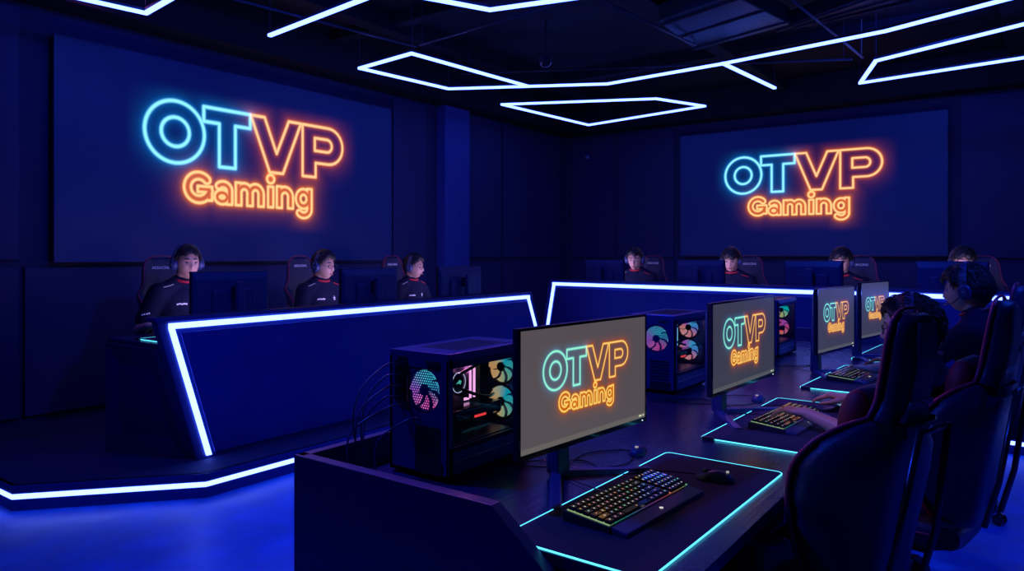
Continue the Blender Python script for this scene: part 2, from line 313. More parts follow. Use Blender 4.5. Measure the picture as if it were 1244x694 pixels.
# ------------------------------------------------------------------ neon logo display
def build_logo():
    def seg(P, a, b, hw):
        a = np.array(a, float); b = np.array(b, float); d = b-a; L = np.hypot(*d); d /= L; m = (a+b)/2
        q = P-m; x = np.abs(q@d)-L/2; y = np.abs(q@np.array([-d[1], d[0]]))-hw
        return np.hypot(np.maximum(x, 0), np.maximum(y, 0)) + np.minimum(np.maximum(x, y), 0)
    def arc(P, c, r, a0, a1, hw, ry=None):
        n = max(6, int(abs(a1-a0)/8)); ry = r if ry is None else ry
        th = np.radians(np.linspace(a0, a1, n+1)); pts = np.stack([c[0]+r*np.cos(th), c[1]+ry*np.sin(th)], 1)
        D = np.full(len(P), 9.0)
        for a, b in zip(pts[:-1], pts[1:]):
            ab = b-a; t = np.clip(((P-a)@ab)/(ab@ab), 0, 1); D = np.minimum(D, np.hypot(*(P-(a+t[:, None]*ab)).T))
        return D-hw
    def poly(P, pts):
        pts = np.array(pts, float); D = np.full(len(P), 9.0); inside = np.zeros(len(P), bool)
        for i in range(len(pts)):
            a = pts[i]; b = pts[(i+1) % len(pts)]; ab = b-a
            t = np.clip(((P-a)@ab)/(ab@ab), 0, 1); D = np.minimum(D, np.hypot(*(P-(a+t[:, None]*ab)).T))
            c = ((a[1] > P[:, 1]) != (b[1] > P[:, 1])) & (P[:, 0] < (b[0]-a[0])*(P[:, 1]-a[1])/(b[1]-a[1]+1e-12)+a[0])
            inside ^= c
        return np.where(inside, -D, D)
    U = np.minimum
    xs = np.linspace(-0.35, 4.45, 400); ys = np.linspace(-1.15, 1.3, 204)
    gx, gy = np.meshgrid(xs, ys); P = np.stack([gx.ravel(), gy.ravel()], 1)
    rO = np.hypot(P[:, 0]-0.5, P[:, 1]-0.5)
    dO = np.abs(rO-0.375)-0.135
    dT = poly(P, [(1.0, 1.0), (1.90, 1.0), (1.90, 0.75), (1.60, 0.75), (1.60, 0), (1.29, 0), (1.29, 0.75), (1.0, 0.75)])
    dV = poly(P, [(1.91, 1.0), (2.20, 1.0), (2.46, 0.36), (2.73, 1.0), (3.01, 1.0), (2.60, 0.0), (2.31, 0.0)])
    th = np.radians(np.linspace(90, -90, 14))
    outer = [(3.05, 0), (3.05, 1.0)] + [(3.68+0.36*math.cos(t), 0.64+0.36*math.sin(t)) for t in th] + [(3.36, 0.28), (3.36, 0)]
    inner = [(3.34, 0.52), (3.34, 0.77)] + [(3.64+0.125*math.cos(t), 0.645+0.125*math.sin(t)) for t in th] 
    dP = np.maximum(poly(P, outer), -poly(P, inner))
    # "Gaming": bold round letters, cap height 0.52, x height 0.40
    z = -0.645; h = 0.062; x = 0.65
    dG = arc(P, (x+0.26, z+0.26), 0.20, 42, 345, h, 0.20); dG = U(dG, seg(P, (x+0.24, z+0.235), (x+0.505, z+0.235), 0.05)); dG = U(dG, seg(P, (x+0.45, z+0.05), (x+0.45, z+0.28), 0.055))
    x = 1.175
    da = arc(P, (x+0.17, z+0.125), 0.095, 0, 360, 0.052, 0.075); da = U(da, seg(P, (x+0.31, z+0.0), (x+0.31, z+0.26), 0.055)); da = U(da, arc(P, (x+0.19, z+0.24), 0.12, 0, 135, 0.055, 0.105))
    x = 1.615
    dm = seg(P, (x+0.05, z), (x+0.05, z+0.40), 0.058)
    for k in (0, 1):
        cx = x+0.165+0.23*k
        dm = U(dm, arc(P, (cx, z+0.225), 0.115, 0, 180, 0.056, 0.12)); dm = U(dm, seg(P, (cx+0.115, z), (cx+0.115, z+0.24), 0.058))
    x = 2.27
    di = seg(P, (x+0.06, z), (x+0.06, z+0.38), 0.058); di = U(di, np.hypot(P[:, 0]-x-0.06, P[:, 1]-z-0.52)-0.078)
    x = 2.47
    dn = seg(P, (x+0.05, z), (x+0.05, z+0.40), 0.058); dn = U(dn, arc(P, (x+0.175, z+0.215), 0.125, 0, 180, 0.056, 0.13)); dn = U(dn, seg(P, (x+0.30, z), (x+0.30, z+0.23), 0.058))
    x = 2.90
    dg = arc(P, (x+0.17, z+0.20), 0.125, 0, 360, 0.056, 0.135); dg = U(dg, seg(P, (x+0.31, z+0.0), (x+0.31, z+0.40), 0.056)); dg = U(dg, arc(P, (x+0.175, z+0.0), 0.135, -140, 0, 0.056, 0.115))
    glow = lambda d, s: np.exp(-(np.abs(d)/s)**1.25)
    def letters(ds, lw):
        lines = np.full(len(P), 9.0); fill = np.full(len(P), 9.0)
        for d in ds: lines = U(lines, np.abs(d)); fill = U(fill, d)
        core = np.clip(1.35-lines/lw, 0, 1)
        return core, lines, fill
    out = np.zeros((len(P), 3)); soft = np.zeros((len(P), 3))
    for ds, lw, cc, gc, fc in (((dO, dT), 0.033, (0.32, 0.95, 1.0), (0.0, 0.24, 0.70), (0.0, 0.018, 0.050)),
                               ((dV, dP), 0.030, (1.0, 0.66, 0.27), (0.80, 0.11, 0.002), (0.012, 0.0, 0.0)),
                               ((dG, da, dm, di, dn, dg), 0.026, (1.0, 0.68, 0.26), (0.95, 0.18, 0.0), (0.34, 0.07, 0.0))):
        core, lines, fill = letters(ds, lw)
        g = 0.85*glow(lines, 0.042) + 0.20*glow(np.maximum(fill, 0), 0.16)*(fill > 0) + 0.05*(fill <= 0)
        out = np.maximum(out, core[:, None]*np.array(cc))
        soft += g[:, None]*np.array(gc) + ((fill < 0)*1.0)[:, None]*np.array(fc)
    colr = np.clip(np.maximum(out, 0) + soft*(1-0.7*out.max(1))[:, None], 0, 1.1)
    edge = np.minimum.reduce([P[:, 0]-xs[0], xs[-1]-P[:, 0], P[:, 1]-ys[0], ys[-1]-P[:, 1]])
    colr *= np.clip(edge/0.15, 0, 1)[:, None]
    return xs, ys, colr
LX, LY, LC = build_logo()
def screen_mesh(wd, ht, scale, dz, bar=False):
    """plane in local y,z facing +x, centred; neon logo centred at height dz; the screen picture is a colour layer"""
    nx, ny = len(LX), len(LY)
    gx, gy = np.meshgrid((LX-2.05)*scale, (LY-0.15)*scale+dz)
    V = np.stack([np.zeros(nx*ny), gx.ravel(), gy.ravel()], 1).tolist()
    i, j = np.meshgrid(np.arange(nx-1), np.arange(ny-1)); a = (j*nx+i).ravel()
    Fc = np.stack([a, a+1, a+nx+1, a+nx], 1).tolist()
    C = np.concatenate([LC, np.ones((len(LC), 1))], 1).tolist()
    yl, yr, zb, zt = gx.min(), gx.max(), gy.min(), gy.max()
    def quad(y0, y1, z0, z1, c=(0, 0, 0)):
        n = len(V); V.extend([[0, y0, z0], [0, y1, z0], [0, y1, z1], [0, y0, z1]]); Fc.append([n, n+1, n+2, n+3]); C.extend([[*c, 1]]*4)
    B = -ht/2
    if bar:
        th = ht*0.045; quad(-wd/2, wd/2*0.86, B, B+th, (0.05, 0.05, 0.06)); y = wd/2*0.86
        quad(y, wd/2, B, B+th*0.35, (0.05, 0.05, 0.06)); quad(y, wd/2, B+th*0.7, B+th, (0.05, 0.05, 0.06))
        for k in range(6):
            s = (wd/2*0.14)/6; c = (0.75, 0.75, 0.78) if k in (1, 2, 4) else (0.05, 0.05, 0.06)
            quad(y+k*s, y+(k+1)*s, B+th*0.35, B+th*0.7, c)
        B += th
    quad(-wd/2, wd/2, B, zb); quad(-wd/2, wd/2, zt, ht/2); quad(-wd/2, yl, zb, zt); quad(yr, wd/2, zb, zt)
    me = bpy.data.meshes.new('screen'); me.from_pydata(V, [], Fc)
    at = me.color_attributes.new('picture', 'FLOAT_COLOR', 'POINT'); at.data.foreach_set('color', np.array(C, dtype=np.float32).ravel())
    return me
def screen_mat(name, bg, gain, bg_noise=0.1, base=(0.01, 0.01, 0.02), rough=0.35, tint=(1, 1, 1)):
    m = mat(name, base, rough); nt = m.node_tree; b = nt.nodes['Principled BSDF']
    a = nt.nodes.new('ShaderNodeAttribute'); a.attribute_name = 'picture'
    tc = nt.nodes.new('ShaderNodeTexCoord'); n = nt.nodes.new('ShaderNodeTexNoise'); n.inputs['Scale'].default_value = 0.8
    nt.links.new(tc.outputs['Object'], n.inputs['Vector'])
    r = nt.nodes.new('ShaderNodeMapRange'); r.inputs['To Min'].default_value = 1-bg_noise; r.inputs['To Max'].default_value = 1+bg_noise
    nt.links.new(n.outputs['Fac'], r.inputs['Value'])
    s = nt.nodes.new('ShaderNodeVectorMath'); s.operation = 'SCALE'; s.inputs[0].default_value = bg; nt.links.new(r.outputs[0], s.inputs['Scale'])
    g = nt.nodes.new('ShaderNodeVectorMath'); g.operation = 'MULTIPLY'; g.inputs[1].default_value = [gain*q for q in tint]; nt.links.new(a.outputs['Color'], g.inputs[0])
    sx = nt.nodes.new('ShaderNodeSeparateXYZ'); nt.links.new(a.outputs['Color'], sx.inputs[0])
    kx = nt.nodes.new('ShaderNodeMapRange'); kx.inputs['From Max'].default_value = 0.5; kx.inputs['To Min'].default_value = 1; kx.inputs['To Max'].default_value = 0; nt.links.new(sx.outputs[0], kx.inputs['Value'])
    sk = nt.nodes.new('ShaderNodeVectorMath'); sk.operation = 'SCALE'; nt.links.new(s.outputs[0], sk.inputs[0]); nt.links.new(kx.outputs[0], sk.inputs['Scale'])
    ad = nt.nodes.new('ShaderNodeVectorMath'); ad.operation = 'ADD'; nt.links.new(sk.outputs[0], ad.inputs[0]); nt.links.new(g.outputs[0], ad.inputs[1])
    nt.links.new(ad.outputs[0], b.inputs['Emission Color']); b.inputs['Emission Strength'].default_value = 1.0
    return m
S_WALL = screen_mat('wall_screen_picture', (0.0005, 0.0026, 0.050), 1.0, 0.35, base=(0.01, 0.02, 0.09), rough=0.5)
S_MON = screen_mat('monitor_picture', (0.088, 0.072, 0.078), 0.95, 0.15, base=(0.02, 0.02, 0.03), tint=(0.92, 1.0, 0.62))
S_MON2 = screen_mat('far_monitor_picture', (0.040, 0.040, 0.056), 0.95, 0.15, base=(0.02, 0.02, 0.03), tint=(0.92, 1.0, 0.62))
S_FACE = screen_mat('lit_monitor_picture', (3.3, 2.5, 6.6), 1.5, 0.1, base=(0.02, 0.02, 0.03))

def wall_screen(label, loc, rz, wd, ht, sc, dz):
    t = thing('wall_screen', label, 'screen', loc, rz, group='large screens on the walls')
    o = bpy.data.objects.new('display', screen_mesh(wd, ht, sc, dz)); COL.objects.link(o); o.data.materials.append(S_WALL); o.parent = t
    o.location = (0.032, 0, 0)
    MB().bx(-0.03, 0.03, -wd/2, wd/2, -ht/2, ht/2).build('casing', M_PLASTIC, t, bevel=0.003)
    e = 0.012; f = MB()
    for a in (-1, 1): f.bx(0.0, 0.036, a*(wd/2)-e/2, a*(wd/2)+e/2, -ht/2-e/2, ht/2+e/2); f.bx(0.0, 0.036, -wd/2, wd/2, a*ht/2-e/2, a*ht/2+e/2)
    f.build('frame', M_PLASTIC2, t)
wall_screen('huge dark blue screen with neon letters on the left wall', (4.49, Y1-0.07, 2.375), R(-90), 3.80, 1.86, 0.565, 0.075)
wall_screen('large dark blue screen with neon letters on the far right wall', (X1-0.07, 2.70, 2.41), R(180), 3.55, 1.84, 0.52, 0.075)

# ------------------------------------------------------------------ stage and counters
ST = 0.15
stage_poly = [(1.71, Y1), (1.71, 4.86), (2.51, 4.16), (6.95, 4.14), (6.62, 0.0), (6.5, -1.6), (X1, -1.6), (X1, Y1)]
t = thing('stage', 'low L-shaped dark stage carrying both counters', 'stage', (0, 0, 0), kind='structure')
MB().prism(stage_poly, lambda p, z: (p[0], p[1], z), 0.0, ST-0.012).build('riser', M_RISER, t)
MB().prism(stage_poly, lambda p, z: (p[0], p[1], z), ST-0.012, ST).build('deck', M_STAGE, t)
e = MB(); pp = [Vector((p[0], p[1], 0)) for p in stage_poly[:6]]
def offset_path(pts, d):
    out = []
    for i, p in enumerate(pts):
        n = Vector((0, 0, 0))
        for a, c in ((i-1, i), (i, i+1)):
            if 0 <= a and c < len(pts): q = (pts[c]-pts[a]).normalized(); n += Vector((q.y, -q.x, 0))*-1
        n.normalize(); out.append(p - n*d)
    return out
off = offset_path(pp, -0.006)
op = [(p.x, p.y) for p in off]
def ribbon(mb, path, z0, z1, th):
    for a, c in zip(path[:-1], path[1:]):
        a = Vector(a); c = Vector(c); d = c-a; L = d.length
        mb.box(((a.x+c.x)/2, (a.y+c.y)/2, (z0+z1)/2), (L+0.004, th, z1-z0), (0, 0, math.atan2(d.y, d.x)))
ribbon(e, op, 0.068, 0.098, 0.016); e.build('edge_light_strip', LED, t)
e = MB(); ribbon(e, op, 0.125, 0.15, 0.03); e.build('nosing', M_RISER, t)

def counter(label, loc, rz, L, ztop, zbot, sl, sr, led_top, side_depth=0.72, desk_z=0.93):
    """local x along the front (left to right), y backwards; z absolute. sl/sr: how far the slanted ends move in x from top to foot"""
    t = thing('counter', label, 'counter', (loc[0], loc[1], 0), rz, group='lit counters in front of the stage players')
    H = ztop-zbot; fz = lambda z: (ztop-z)/H
    f = lambda p, y: (p[0], y, p[1])
    MB().prism([(0, ztop), (L, ztop), (L+sr, zbot), (sl, zbot)], f, 0.0, 0.07).build('front_panel', M_COUNTER, t, bevel=0.004)
    i = 0.13; zt = led_top-0.045
    xa = lambda z: sl*fz(z)+i; xb = lambda z: L+sr*fz(z)-i
    MB().prism([(xa(zt), zt), (xb(zt), zt), (xb(zbot+0.03), zbot+0.03), (xa(zbot+0.03), zbot+0.03)], f, -0.012, 0.0).build('inner_panel', M_COUNTERP, t, bevel=0.003)
    j = 0.085; s = MB(); w2 = 0.018
    xa2 = lambda z: sl*fz(z)+j; xb2 = lambda z: L+sr*fz(z)-j
    s.prism([(xa2(led_top)-w2, led_top+w2), (xb2(led_top)+w2, led_top+w2), (xb2(led_top)+w2, led_top-w2), (xa2(led_top)-w2, led_top-w2)], f, -0.014, 0.004)
    z2 = zbot+0.02
    s.prism([(xa2(led_top)-w2, led_top-w2+0.001), (xa2(led_top)+w2, led_top-w2+0.001), (xa2(z2)+w2, z2), (xa2(z2)-w2, z2)], f, -0.014, 0.004)
    s.prism([(xb2(led_top)-w2, led_top-w2+0.001), (xb2(led_top)+w2, led_top-w2+0.001), (xb2(z2)+w2, z2), (xb2(z2)-w2, z2)], f, -0.014, 0.004)
    s.build('light_strip', LED, t)
    MB().prism([(-0.01, ztop), (L+0.01, ztop), (L, ztop-0.03), (0, ztop-0.03)], f, -0.01, 0.10).build('top_ledge', M_COUNTER, t, bevel=0.004)
    MB().bx(0.05, L-0.02, 0.07, side_depth+0.02, desk_z-0.03, desk_z).build('worktop', M_DESK, t, bevel=0.004)
    for k, (x, sft) in enumerate(((0.03, sl), (L-0.07, sr))):
        MB().loft([[(x, 0.07, desk_z-0.03), (x+0.04, 0.07, desk_z-0.03), (x+0.04, side_depth, desk_z-0.03), (x, side_depth, desk_z-0.03)],
                   [(x+sft*0.8, 0.07, zbot), (x+0.04+sft*0.8, 0.07, zbot), (x+0.04, side_depth, zbot), (x, side_depth, zbot)]]).build('side_panel', M_STAGE, t, bevel=0.003)
    return t
counter('long counter with a slanted light strip under the left wall screen', (2.355, 4.47), 0, 4.15, 1.105, ST, 0.28, 0.42, 1.047)
p0 = Vector((7.43, 4.75)); p1 = Vector((7.06, 0.27)); rd = (p1-p0).normalized(); RANG = math.atan2(rd.y, rd.x)
r0 = p0 - rd*0.09
counter('counter with a light strip below the far right wall screen', (r0.x, r0.y), RANG, 6.0, 1.205, ST, -0.2, 0.2, 1.15, desk_z=0.95)

# ------------------------------------------------------------------ monitor
def monitor(label, loc, rz, wd, ht, zb, smat, front=True, name='monitor', group=None, chin=0.016):
    """origin on the desk under the stand; screen faces +x, its foot set back behind it; zb: lower edge of the frame above the desk"""
    t = thing(name, label, 'monitor', loc, rz, group=group)
    zc = zb+ht/2; bz = 0.008
    o = bpy.data.objects.new('display', screen_mesh(wd-2*bz, ht-bz-chin, (wd)*0.164, ht*0.02, bar=True)); COL.objects.link(o); o.parent = t
    o.location = (0.0315, 0, zc+(chin-bz)/2); o.data.materials.append(smat)
    MB().bx(0.008, 0.031, -wd/2, wd/2, zb, zb+ht).build('frame', M_PLASTIC, t, bevel=0.003)
    MB().bx(0.031, 0.0335, -wd/2, wd/2, zb, zb+chin).bx(0.031, 0.0335, -wd/2, -wd/2+bz, zb, zb+ht).bx(0.031, 0.0335, wd/2-bz, wd/2, zb, zb+ht).bx(0.031, 0.0335, -wd/2, wd/2, zb+ht-bz, zb+ht).build('bezel', M_GLOSS, t)
    # back shell: stepped, with a raised lower block
    k = MB(); k.loft([[(0.008, -wd/2+.004, zb+.004), (0.008, wd/2-.004, zb+.004), (0.008, wd/2-.004, zb+ht-.004), (0.008, -wd/2+.004, zb+ht-.004)],
                      [(-0.012, -wd/2+.03, zb+.03), (-0.012, wd/2-.03, zb+.03), (-0.012, wd/2-.03, zb+ht-.06), (-0.012, -wd/2+.03, zb+ht-.06)]])
    k.build('back_shell', M_PLASTIC2, t, bevel=0.004)
    MB().bx(-0.034, -0.010, -wd*0.27, wd*0.27, zb+0.03, zb+ht*0.62).build('rear_housing', M_PLASTIC2, t, bevel=0.008)
    MB().bx(-0.085, -0.034, -0.03, 0.03, zc-0.03, zc+0.07).build('stand_mount', M_PLASTIC, t, bevel=0.005)
    MB().prism([(-0.055, 0.012), (0.0, 0.012), (-0.01, zc+0.10), (-0.045, zc+0.10)], lambda p, y: (p[0]-0.07, y, p[1]), -0.033, 0.033).build('stand_post', M_PLASTIC2, t, bevel=0.008)
    for s in (-1, 1):
        MB().prism([(-0.022, 0.0), (0.022, 0.0), (0.016, 0.022), (-0.016, 0.022)], lambda p, q, s=s: (-0.10+q*0.20+p[0]*0.8, s*(0.01+q*0.26)+p[0]*s*-0.6, p[1]*(1.0 if q < 0.5 else 0.5)), 0.0, 1.0).build('foot', M_PLASTIC2, t, bevel=0.003)
    MB().ell((0.034, wd/2-0.03, zb+chin*0.45), (0.002, 0.002, 0.0015), 8, 6).build('power_light', emat('white_dot', (0.8, 0.9, 1), 3), t)
    return t
DZ = 0.75
MON = [((630, 785), (2.10, 2.637), 0.897, 1.285, S_MON, 'large monitor nearest the camera, grey screen with neon letters'),
       ((865, 941), (3.05, 3.65), 0.897, 1.297, S_MON2, 'second monitor in the front row, left of the typing hand'),
       ((993, 1038), (4.29, 4.757), 0.90, 1.30, S_MON2, 'third monitor in the front row, above the third mouse pad'),
       ((1046, 1080), (5.03, 5.42), 0.905, 1.31, S_MON2, 'fourth and farthest monitor in the front row')]
for (xl, xr), (Yl, Yr), z0, z1, sm, lab in MON:
    a = Vector(at_Y(xl, Yl)); c = Vector(at_Y(xr, Yr)); d = c-a; m = (a+c)/2 + Vector((-d.y, d.x)).normalized()*0.032
    monitor(lab, (m.x, m.y, DZ), math.atan2(d.y, d.x)-R(90), d.length, z1-z0, z0-DZ, sm, group='monitors on the front desk')
def ray_line(px, base, d):
    """where the picture column px meets the ground line base + s*d"""
    k = (px-622)/F_PX; nx = math.sin(YAW)-k*math.cos(YAW); ny = -math.cos(YAW)-k*math.sin(YAW)
    s = -(base[0]*nx+base[1]*ny)/(d[0]*nx+d[1]*ny); return Vector((base[0]+s*d[0], base[1]+s*d[1]))
for (a, c), lab in (((233, 327), 'dark monitor back on the left counter before the player with the round face'),
                    ((415, 483), 'dark monitor back between the bespectacled player and the third left player'),
                    ((533, 585), 'dark monitor back at the right end of the left counter')):
    A = ray_line(a, (0, 4.93), (1, 0)); B = ray_line(c, (0, 4.93), (1, 0)); m = (A+B)/2
    monitor(lab, (m.x, m.y, 0.93), R(90), B.x-A.x, 0.36, 0.09, S_FACE, group='monitors behind the left counter')
rn = Vector((-rd.y, rd.x))
RM = []
for xc, lab in ((733, 'dark monitor back at the left end of the far counter'), (850, 'dark monitor back between the two left players of the far counter'),
                (987, 'dark monitor back in front of the player whose face it half hides'), (1155, 'dark monitor back at the far right, its player peeking over')):
    base = p0 + rn*0.42; m = ray_line(xc, base, rd)
    monitor(lab, (m.x, m.y, 0.95), RANG+R(90), 0.57, 0.36, 0.135, S_FACE, group='monitors behind the far counter')

# ------------------------------------------------------------------ front desk
t = thing('gaming_desk', 'long black gaming desk in the foreground with raised end panel', 'desk', (0, 0, 0))
MB().bx(1.53, 6.75, 0.64, 1.93, 0.715, 0.75).build('desktop', M_DESK, t, bevel=0.003)
MB().bx(1.5, 6.78, 1.925, 1.96, 0.0, 0.85).build('back_panel', M_DESKP, t, bevel=0.002)
endp = [(1.96, 0), (1.96, 0.85), (1.15, 0.85), (0.98, 0.715), (0.66, 0.30), (0.66, 0)]
for x in (1.49, 6.75):
    MB().prism(endp, lambda p, x_: (x_, p[0], p[1]), x, x+0.04).build('end_panel', M_DESKP, t, bevel=0.002)
for x in (3.25, 5.0): MB().bx(x, x+0.04, 0.9, 1.9, 0, 0.715).build('support_panel', M_DESKP, t)
MB().bx(1.55, 6.74, 1.35, 1.60, 0.60, 0.61).bx(1.55, 6.74, 1.34, 1.35, 0.60, 0.66).build('cable_tray', M_METAL, t)

# mouse pads
def rrect(x, y, r, n=6):
    o = []
    for cx, cy, a in ((x-r, y-r, 0), (-x+r, y-r, 90), (-x+r, -y+r, 180), (x-r, -y+r, 270)):
        for k in range(n+1): t_ = R(a+90*k/n); o.append((cx+r*math.cos(t_), cy+r*math.sin(t_)))
    return o
def mousepad(lx, ly, label, loc, rz=0, group='light edged mouse pads'):
    t = thing('mouse_pad', label, 'mouse pad', loc, rz, group=group)
    MB().prism(rrect(lx/2, ly/2, 0.02), lambda p, z: (p[0], p[1], z), 0.0, 0.005).build('mat', M_PAD, t)
    q = rrect(lx/2+0.0025, ly/2+0.0025, 0.022)
    MB().tube([(x, y, 0.0035) for x, y in q], 0.0025, 6, loop=True).build('light_rim', CYAN, t, smooth=True)
    MB().bx(-lx/2-0.022, -lx/2-0.002, ly/2-0.06, ly/2-0.01, 0, 0.014).build('light_controller', M_PLASTIC, t, bevel=0.003)
    return t
pad = mousepad(1.02, 0.425, 'cyan edged mouse pad nearest the camera under the first keyboard', (2.045, 0.93, DZ), R(-1))
clone(pad, 'cyan edged mouse pad under the typing hand, second in the row', (3.36, 0.895, DZ), R(-1))
clone(pad, 'cyan edged mouse pad third in the row, beyond the second player hand', (4.77, 0.86, DZ), R(-2))
clone(pad, 'cyan edged mouse pad farthest in the front row', (6.16, 0.86, DZ), R(-2))
mousepad(1.0, 0.30, 'cyan edged mouse pad on the left counter beside the first player', (2.97, 4.78, 0.93), 0)

# keyboards
def keycap(wd, dp, seed):
    m = MB(); h = 0.009
    m.loft([[(-wd/2, -dp/2, 0), (wd/2, -dp/2, 0), (wd/2, dp/2, 0), (-wd/2, dp/2, 0)],
            [(-wd/2+.002, -dp/2+.002, h), (wd/2-.002, -dp/2+.002, h), (wd/2-.002, dp/2-.001, h), (-wd/2+.002, dp/2-.001, h)]])
    return m
def rainbow(name, s, axis=0, scale=2.0, offset=0.0, objspace=True):
    m = bpy.data.materials.new(name); m.use_nodes = True; nt = m.node_tree; nt.nodes.clear()
    e = nt.nodes.new('ShaderNodeEmission'); o = nt.nodes.new('ShaderNodeOutputMaterial'); tc = nt.nodes.new('ShaderNodeTexCoord')
    sp = nt.nodes.new('ShaderNodeSeparateXYZ'); nt.links.new(tc.outputs['Object'], sp.inputs[0])
    ma = nt.nodes.new('ShaderNodeMath'); ma.operation = 'MULTIPLY_ADD'; ma.inputs[1].default_value = scale; ma.inputs[2].default_value = offset
    nt.links.new(sp.outputs[axis], ma.inputs[0]); fr = nt.nodes.new('ShaderNodeMath'); fr.operation = 'FRACT'; nt.links.new(ma.outputs[0], fr.inputs[0])
    cr = nt.nodes.new('ShaderNodeValToRGB'); nt.links.new(fr.outputs[0], cr.inputs[0])
    cols = [(0, (0.1, 0.9, 0.5)), (0.2, (0.1, 0.5, 1)), (0.45, (0.6, 0.15, 1)), (0.65, (1, 0.15, 0.25)), (0.82, (1, 0.45, 0.1)), (1, (0.1, 0.9, 0.5))]
    while len(cr.color_ramp.elements) < len(cols): cr.color_ramp.elements.new(0.5)
    for el, (p, c) in zip(cr.color_ramp.elements, cols): el.position = p; el.color = (*c, 1)
    nt.links.new(cr.outputs[0], e.inputs[0]); e.inputs[1].default_value = s; nt.links.new(e.outputs[0], o.inputs[0]); MATS[name] = m; return m
KB_GLOW = rainbow('key_underglow', 0.55, 0, 2.3, 0.45)
LEG = [emat('legend_%s' % n, c, 0.75) for n, c in (('white', (0.9, 0.85, 0.8)), ('pink', (1, 0.35, 0.6)), ('orange', (1, 0.4, 0.15)), ('blue', (0.4, 0.6, 1)), ('green', (0.3, 1, 0.6)))]
def make_keyboard(label, loc, rz):
    """x along the length, front (wrist) edge at -y"""
    t = thing('keyboard', label, 'keyboard', loc, rz, group='backlit keyboards on the front desk')
    L, D = 0.47, 0.155
    MB().prism([(-D/2, 0), (D/2, 0), (D/2, 0.028), (D/2-0.008, 0.030), (-D/2, 0.018)], lambda p, x: (x, p[0], p[1]), -L/2, L/2).build('base', M_PLASTIC, t, bevel=0.002)
    sl = math.atan2(0.012, D)
    MB().prism([(-D/2+.006, 0.0195), (D/2-.010, 0.0312), (D/2-.010, 0.0322), (-D/2+.006, 0.0205)], lambda p, x: (x, p[0], p[1]), -L/2+.006, L/2-.006).build('underglow_plate', KB_GLOW, t)
    MB().prism([(-D/2-0.055, 0), (-D/2-0.001, 0), (-D/2-0.001, 0.018), (-D/2-0.048, 0.010)], lambda p, x: (x, p[0], p[1]), -L/2+0.004, L/2-0.004).build('wrist_rest', M_PLASTIC2, t, bevel=0.003)
    MB().prism([(0.008, 0), (0, 0.008), (-0.008, 0.0), (0, -0.006)], lambda p, z: (p[0], -D/2-0.027+p[1], 0.014+z), 0, 0.0015).build('emblem', LEG[0], t)
    rows = []; rh = 0.0235
    layout = [[1]*14, [1]*13+[1.9], [1.5]+[1]*12+[1.4], [1.75]+[1]*11+[2.15], [2.25]+[1]*10+[2.65], [1.25, 1.25, 1.25, 6.4, 1.25, 1.25, 1.25, 1]]
    cache = {}; rng = random.Random(3)
    for r, row in enumerate(layout):
        y = D/2-0.022-r*rh; z = 0.0205+0.0117*(y+D/2-0.006)/(D-0.016)
        x = -L/2+0.010; tot = sum(row); u = 0.335/tot
        items = []
        for wv in row: items.append((x+wv*u/2, wv*u-0.0028)); x += wv*u
        xx = x+0.012
        n = 6 if r not in (5,) else 5
        for k in range(n): items.append((xx+0.009+k*0.0192, 0.0165))
        for (cx, wk) in items:
            key = round(wk, 4)
            if key not in cache:
                o = keycap(wk, rh-0.0032, 0).build('key', M_GLOSS, t); cache[key] = o
                o.data.materials.append(LEG[0]); 
                nv = len(o.data.vertices); bm = bmesh.new(); bm.from_mesh(o.data)
                s = 0.0026; vs = [bm.verts.new(p) for p in ((-s, -s*0.6, 0.0094), (s, -s*0.6, 0.0094), (s, s, 0.0094), (-s, s, 0.0094))]
                fc = bm.faces.new(vs); fc.material_index = 1; fc.normal_update(); bm.to_mesh(o.data); bm.free()
            else:
                o = cache[key].copy(); COL.objects.link(o); o.parent = t
            o.material_slots[1].link = 'OBJECT'; o.material_slots[1].material = LEG[min(4, int(rng.random()**2*5))]
            o.location = (cx, y, z); o.rotation_euler = (sl, 0, 0)
    return t
kb = make_keyboard('backlit keyboard nearest the camera with no hands on it', (1.955, 0.985, DZ+0.005), R(-4))
clone(kb, 'backlit keyboard under the left hand of the second seat player', (3.34, 0.915, DZ+0.005), R(-4))
clone(kb, 'backlit keyboard on the third mouse pad, half hidden by a hand', (4.80, 0.925, DZ+0.005), R(-4))

# mice
def make_mouse(label, loc, rz, name='mouse', group='computer mice on the pads'):
    t = thing(name, label, 'mouse', loc, rz, group=group)
    m = MB(); rings = []
    for i in range(13):
        s = i/12; x = -0.062+0.124*s
        wv = 0.031*(1-abs(2*s-1)**3.5)**0.6*(0.95+0.12*math.cos(2*PI*s)) + 0.002
        h = 0.038*math.sin(PI*min(1, s*0.93+0.05))**0.65*(1-0.25*s)
        rings.append([(x, wv*math.cos(a), max(0, h*math.sin(a))) for a in [PI*k/12 for k in range(13)]])
    m.loft(rings); m.build('shell', M_PLASTIC2, t, smooth=True)
    MB().cyl((0.034, -0.003, 0.027), (0.034, 0.003, 0.027), 0.007).build('scroll_wheel', M_GREYP, t, smooth=True)
    MB().bx(0.012, 0.036, -0.0008, 0.0008, 0.012, 0.0320).build('button_gap', M_GLOSS, t)
    MB().prism([(0, 0.006), (0.006, 0), (0.010, 0.008), (0.004, 0.013)], lambda p, z: (-0.045+p[0], p[1]-0.006, z), 0.0295, 0.0345).build('emblem', emat('mouse_emblem', (0.8, 0.75, 0.75), 0.45), t)
    return t
ms = make_mouse('dark mouse with lit emblem beside the nearest keyboard', (2.335, 0.865, DZ+0.005), R(100))
m2 = (3.705, 0.80)
clone(ms, 'dark mouse under the right hand of the second seat player', (m2[0], m2[1], DZ+0.005), R(95))
